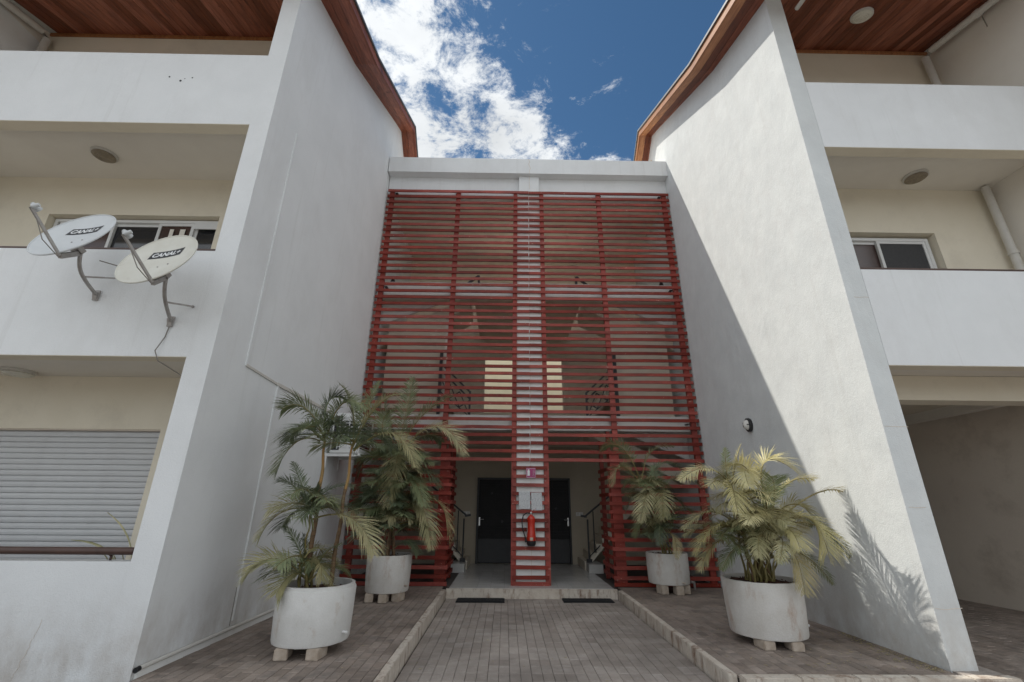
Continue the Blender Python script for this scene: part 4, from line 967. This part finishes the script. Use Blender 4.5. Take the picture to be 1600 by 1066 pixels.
  (2.48, 5.8, 0.96, 2.28, 5.9, 1.31, 2.07, 6.1, 1.22, 0.22, 1),
  (2.58, 5.8, 1.1, 2.48, 5.7, 1.46, 2.24, 5.6, 1.45, 0.22, 2),
  (2.69, 5.8, 1.46, 2.52, 5.7, 2.14, 2.19, 5.6, 1.86, 0.24, 3),
  (2.73, 5.8, 1.03, 2.69, 5.4, 1.25, 2.41, 5.2, 0.88, 0.14, 2),
  (2.68, 5.8, 1.17, 2.57, 5.6, 1.6, 2.71, 5.5, 1.64, 0.24, 1),
  (2.69, 5.8, 1.03, 2.3, 5.35, 1.29, 2.2, 5.2, 0.94, 0.16, 2),
  (2.7, 5.8, 1.61, 2.29, 5.5, 2.07, 2.3, 5.35, 1.66, 0.2, 3),
  (2.74, 5.8, 1.31, 2.96, 5.6, 1.6, 3.02, 5.5, 1.39, 0.24, 2),
 ],
}

for k, L in FRONDS.items():
    for i, f_ in enumerate(L):
        frond(PALM[k], f_[0:3], f_[3:6], f_[6:9], f_[9], f_[10], hash((len(k), i))+i*17+ord(k[0])*3+ord(k[1]))
cane(PALM['FL'], [(-2.66, 5.50, .56), (-2.645, 5.46, 1.3), (-2.66, 5.45, 2.15)], .026, .017)
cane(PALM['FL'], [(-2.40, 5.50, .56), (-2.36, 5.46, 1.3), (-2.33, 5.45, 2.08)], .024, .015)
for px_, py_, tx, ty, tz in ((-2.74, 5.5, -2.70, 5.45, 1.36), (-2.70, 5.42, -2.74, 5.44, .95), (-2.62, 5.55, -2.70, 5.47, 1.35), (-2.60, 5.42, -2.68, 5.42, .85)):
    cane(PALM['FL'], [(px_, py_, .56), (tx, ty, tz)], .015, .007, False, 'petiole')
for x_, y_, tx, ty, tz, r_ in ((-2.45, 8.22, -2.42, 8.2, 2.2, .030), (-2.36, 8.26, -2.46, 8.2, 1.6, .026), (-2.52, 8.15, -2.50, 8.2, 1.35, .024), (-2.32, 8.12, -2.38, 8.15, 1.2, .02), (-2.42, 8.08, -2.44, 8.1, 1.0, .02)):
    cane(PALM['BL'], [(x_, y_, .60), (tx, ty, tz)], r_, r_*.6, tz > 1.5)
for x_, y_, tx, ty, tz, r_ in ((2.40, 8.95, 2.10, 8.75, 1.82, .020), (2.46, 8.98, 2.20, 8.75, 1.65, .022), (2.52, 8.95, 2.26, 8.75, 1.35, .018), (2.55, 8.9, 2.42, 8.75, 1.0, .016)):
    cane(PALM['BR'], [(x_, y_, .60), (tx, ty, tz)], r_, r_*.4, False, 'petiole')
rr = random.Random(5)
for f_ in FRONDS['FR']:
    a = rr.uniform(0, 2*PI); q = .17*rr.random()**.5
    bx, by = 2.52+q*math.cos(a), 5.90+q*math.sin(a)*.8; mid = Vector((bx, by, .6)).lerp(Vector(f_[:3]), .55)+Vector((0, 0, .06))
    cane(PALM['FR'], [(bx, by, .58), tuple(mid), f_[:3]], .013, .006, False, rr.choice(['petiole', 'petiole', 'cane']))
# extra short fronds that fill the heart of each clump
def fill(k, c, n, rad, hz, leafs, mats, seed):
    r = random.Random(seed)
    for i in range(n):
        a = r.uniform(0, 2*PI); e = r.uniform(.2, 1.2); L = rad*r.uniform(.7, 1.15)
        B = Vector(c)+Vector((r.uniform(-.06, .06), r.uniform(-.06, .06), r.uniform(-hz, hz)))
        d = Vector((math.cos(a)*math.cos(e), math.sin(a)*math.cos(e), math.sin(e)))
        Cp = B+d*L*.6; T = B+Vector((math.cos(a), math.sin(a), 0))*L*math.cos(e)*1.15+Vector((0, 0, L*math.sin(e)*.35-.08))
        T.x = max(-3.56, min(3.56, T.x)); Cp.x = max(-3.56, min(3.56, Cp.x)); T.y = min(T.y, 9.33); Cp.y = min(Cp.y, 9.33)
        frond(PALM[k], B, Cp, T, r.choice(leafs), r.choice(mats), seed*100+i)
fill('FR', (2.58, 5.85, 1.05), 34, .46, .22, (.18, .22), (1, 2, 3, 2, 2), 11)
fill('FR', (2.45, 5.8, 1.5), 14, .40, .14, (.18, .22), (3, 2, 3), 31)
fill('FR', (2.85, 5.85, 1.3), 10, .42, .14, (.18, .22), (3, 2, 4), 32)
fill('FL', (-2.68, 5.45, 2.18), 7, .46, .03, (.22, .26), (0, 1), 12)
fill('FL', (-2.32, 5.47, 2.12), 4, .46, .03, (.2, .24), (0, 1), 22)
fill('FL', (-2.70, 5.47, 1.36), 6, .38, .04, (.2,), (0, 1, 2), 23)
fill('FL', (-2.71, 5.47, .78), 6, .30, .05, (.15,), (0, 1), 13)
fill('BL', (-2.43, 8.2, 1.3), 26, .50, .35, (.24, .28), (0, 1, 0), 14)
fill('BL', (-2.43, 8.2, 2.2), 12, .62, .05, (.28,), (0, 1), 15)
fill('BR', (2.26, 8.75, 1.25), 22, .38, .3, (.22, .26), (0, 1, 2), 16)
fill('BR', (2.06, 8.75, 1.80), 7, .45, .03, (.26,), (1, 2), 26)
fill('FR', (2.3, 5.75, 1.68), 5, .34, .03, (.18,), (3, 3, 2), 36)

fill('FR', (2.5, 5.85, 1.25), 14, .62, .2, (.2, .24), (3, 2, 3, 4), 41)
fill('FR', (2.25, 5.8, 1.1), 7, .40, .15, (.18,), (2, 1), 42)
fill('BL', (-2.40, 8.2, 1.75), 12, .6, .25, (.28,), (0, 1, 2), 43)
fill('BL', (-2.35, 8.15, 1.15), 8, .5, .15, (.26,), (0, 1, 2), 44)
fill('BR', (2.12, 8.72, 1.7), 7, .5, .1, (.26,), (1, 1, 2), 45)
fill('BR', (2.4, 8.72, 1.2), 8, .45, .15, (.22,), (0, 1, 2), 46)
fill('FL', (-2.70, 5.44, 1.45), 6, .45, .06, (.22,), (1, 0, 2), 47)
fill('FL', (-2.68, 5.44, .85), 6, .36, .06, (.18,), (1, 2), 48)
# plant behind the left ground floor parapet
t = thing('balcony_plant', 'long bladed plant poking over the rail before the roller shutter', 'plant')
def blade(B, Cp, T, w):
    B, Cp, T = map(Vector, (B, Cp, T)); vs = []; n = 8
    for i in range(n+1):
        q = i/n; p = B*(1-q)**2+Cp*2*q*(1-q)+T*q*q; ww = w*math.sin(PI*min(1, q*.8+.2))**.8 if i < n else .002
        vs += [p+Vector((0, -.3*ww, ww)), p+Vector((0, .3*ww, -ww)), p+Vector((0, .012, 0))]
    b = MB().add(vs, [f for i in range(n) for f in ((i*3, i*3+3, i*3+5, i*3+2), (i*3+2, i*3+5, i*3+4, i*3+1))])
    b.build('leaf', 'leaf2', t, smooth=True)
blade((-4.20, 4.98, .80), (-4.22, 4.95, 1.15), (-4.56, 4.93, 1.34), .02)
blade((-4.30, 4.98, .70), (-4.36, 4.95, 1.07), (-4.86, 4.95, 1.08), .018)
blade((-4.22, 5.0, .7), (-4.25, 5.0, 1.0), (-4.20, 5.0, 1.16), .016)
for i in range(5): blade((-4.4+.05*i, 5.0, .6), (-4.4+.06*i, 5.0, .9), (-4.55+.1*i, 4.98, .97), .014)
t2 = thing('balcony_pot', 'pot hidden low behind the left parapet', 'pot') if False else None
MB().tube([(-4.28, 5.0, .45), (-4.28, 5.0, .80)], .10, 14).build('plant_base', 'soil', t)

# small tap pipe and hatch at the foot of the right screen, dead leaves
t = thing('standpipe', 'short grey green pipe standing at the foot of the right slat screen', 'pipe')
MB().tube([(3.02, 9.25, 0), (3.02, 9.25, .13)], .022, 10).tube([(3.02, 9.25, .11), (2.96, 9.25, .12)], .022, 10).build('pipe_body', 'galv', t)
lit = MB(); r = random.Random(3)
for i in range(420):
    if r.random() < .6: x, y, z = 3.66-abs(r.gauss(0, .10)), r.uniform(4.9, 6.3), .004
    elif r.random() < .5: x, y, z = r.uniform(-3.6, 3.6), r.uniform(4.6, 9.3), .004
    else: x, y, z = r.uniform(2.0, 3.6), r.uniform(5, 6.5), .004
    if abs(x) < 1.64: z = PATH_Z+.004
    a = r.uniform(0, PI); l_ = r.uniform(.006, .028); w_ = l_*.22
    dx, dy = math.cos(a), math.sin(a)
    lit.add([(x-dx*l_, y-dy*l_, z+.001), (x+dy*w_, y-dx*w_, z+.004), (x+dx*l_, y+dy*l_, z+.001), (x-dy*w_, y+dx*w_, z+.005)], [(0, 1, 2), (0, 2, 3)])
lit.build('leaf_litter', 'leaf4', kind='stuff')
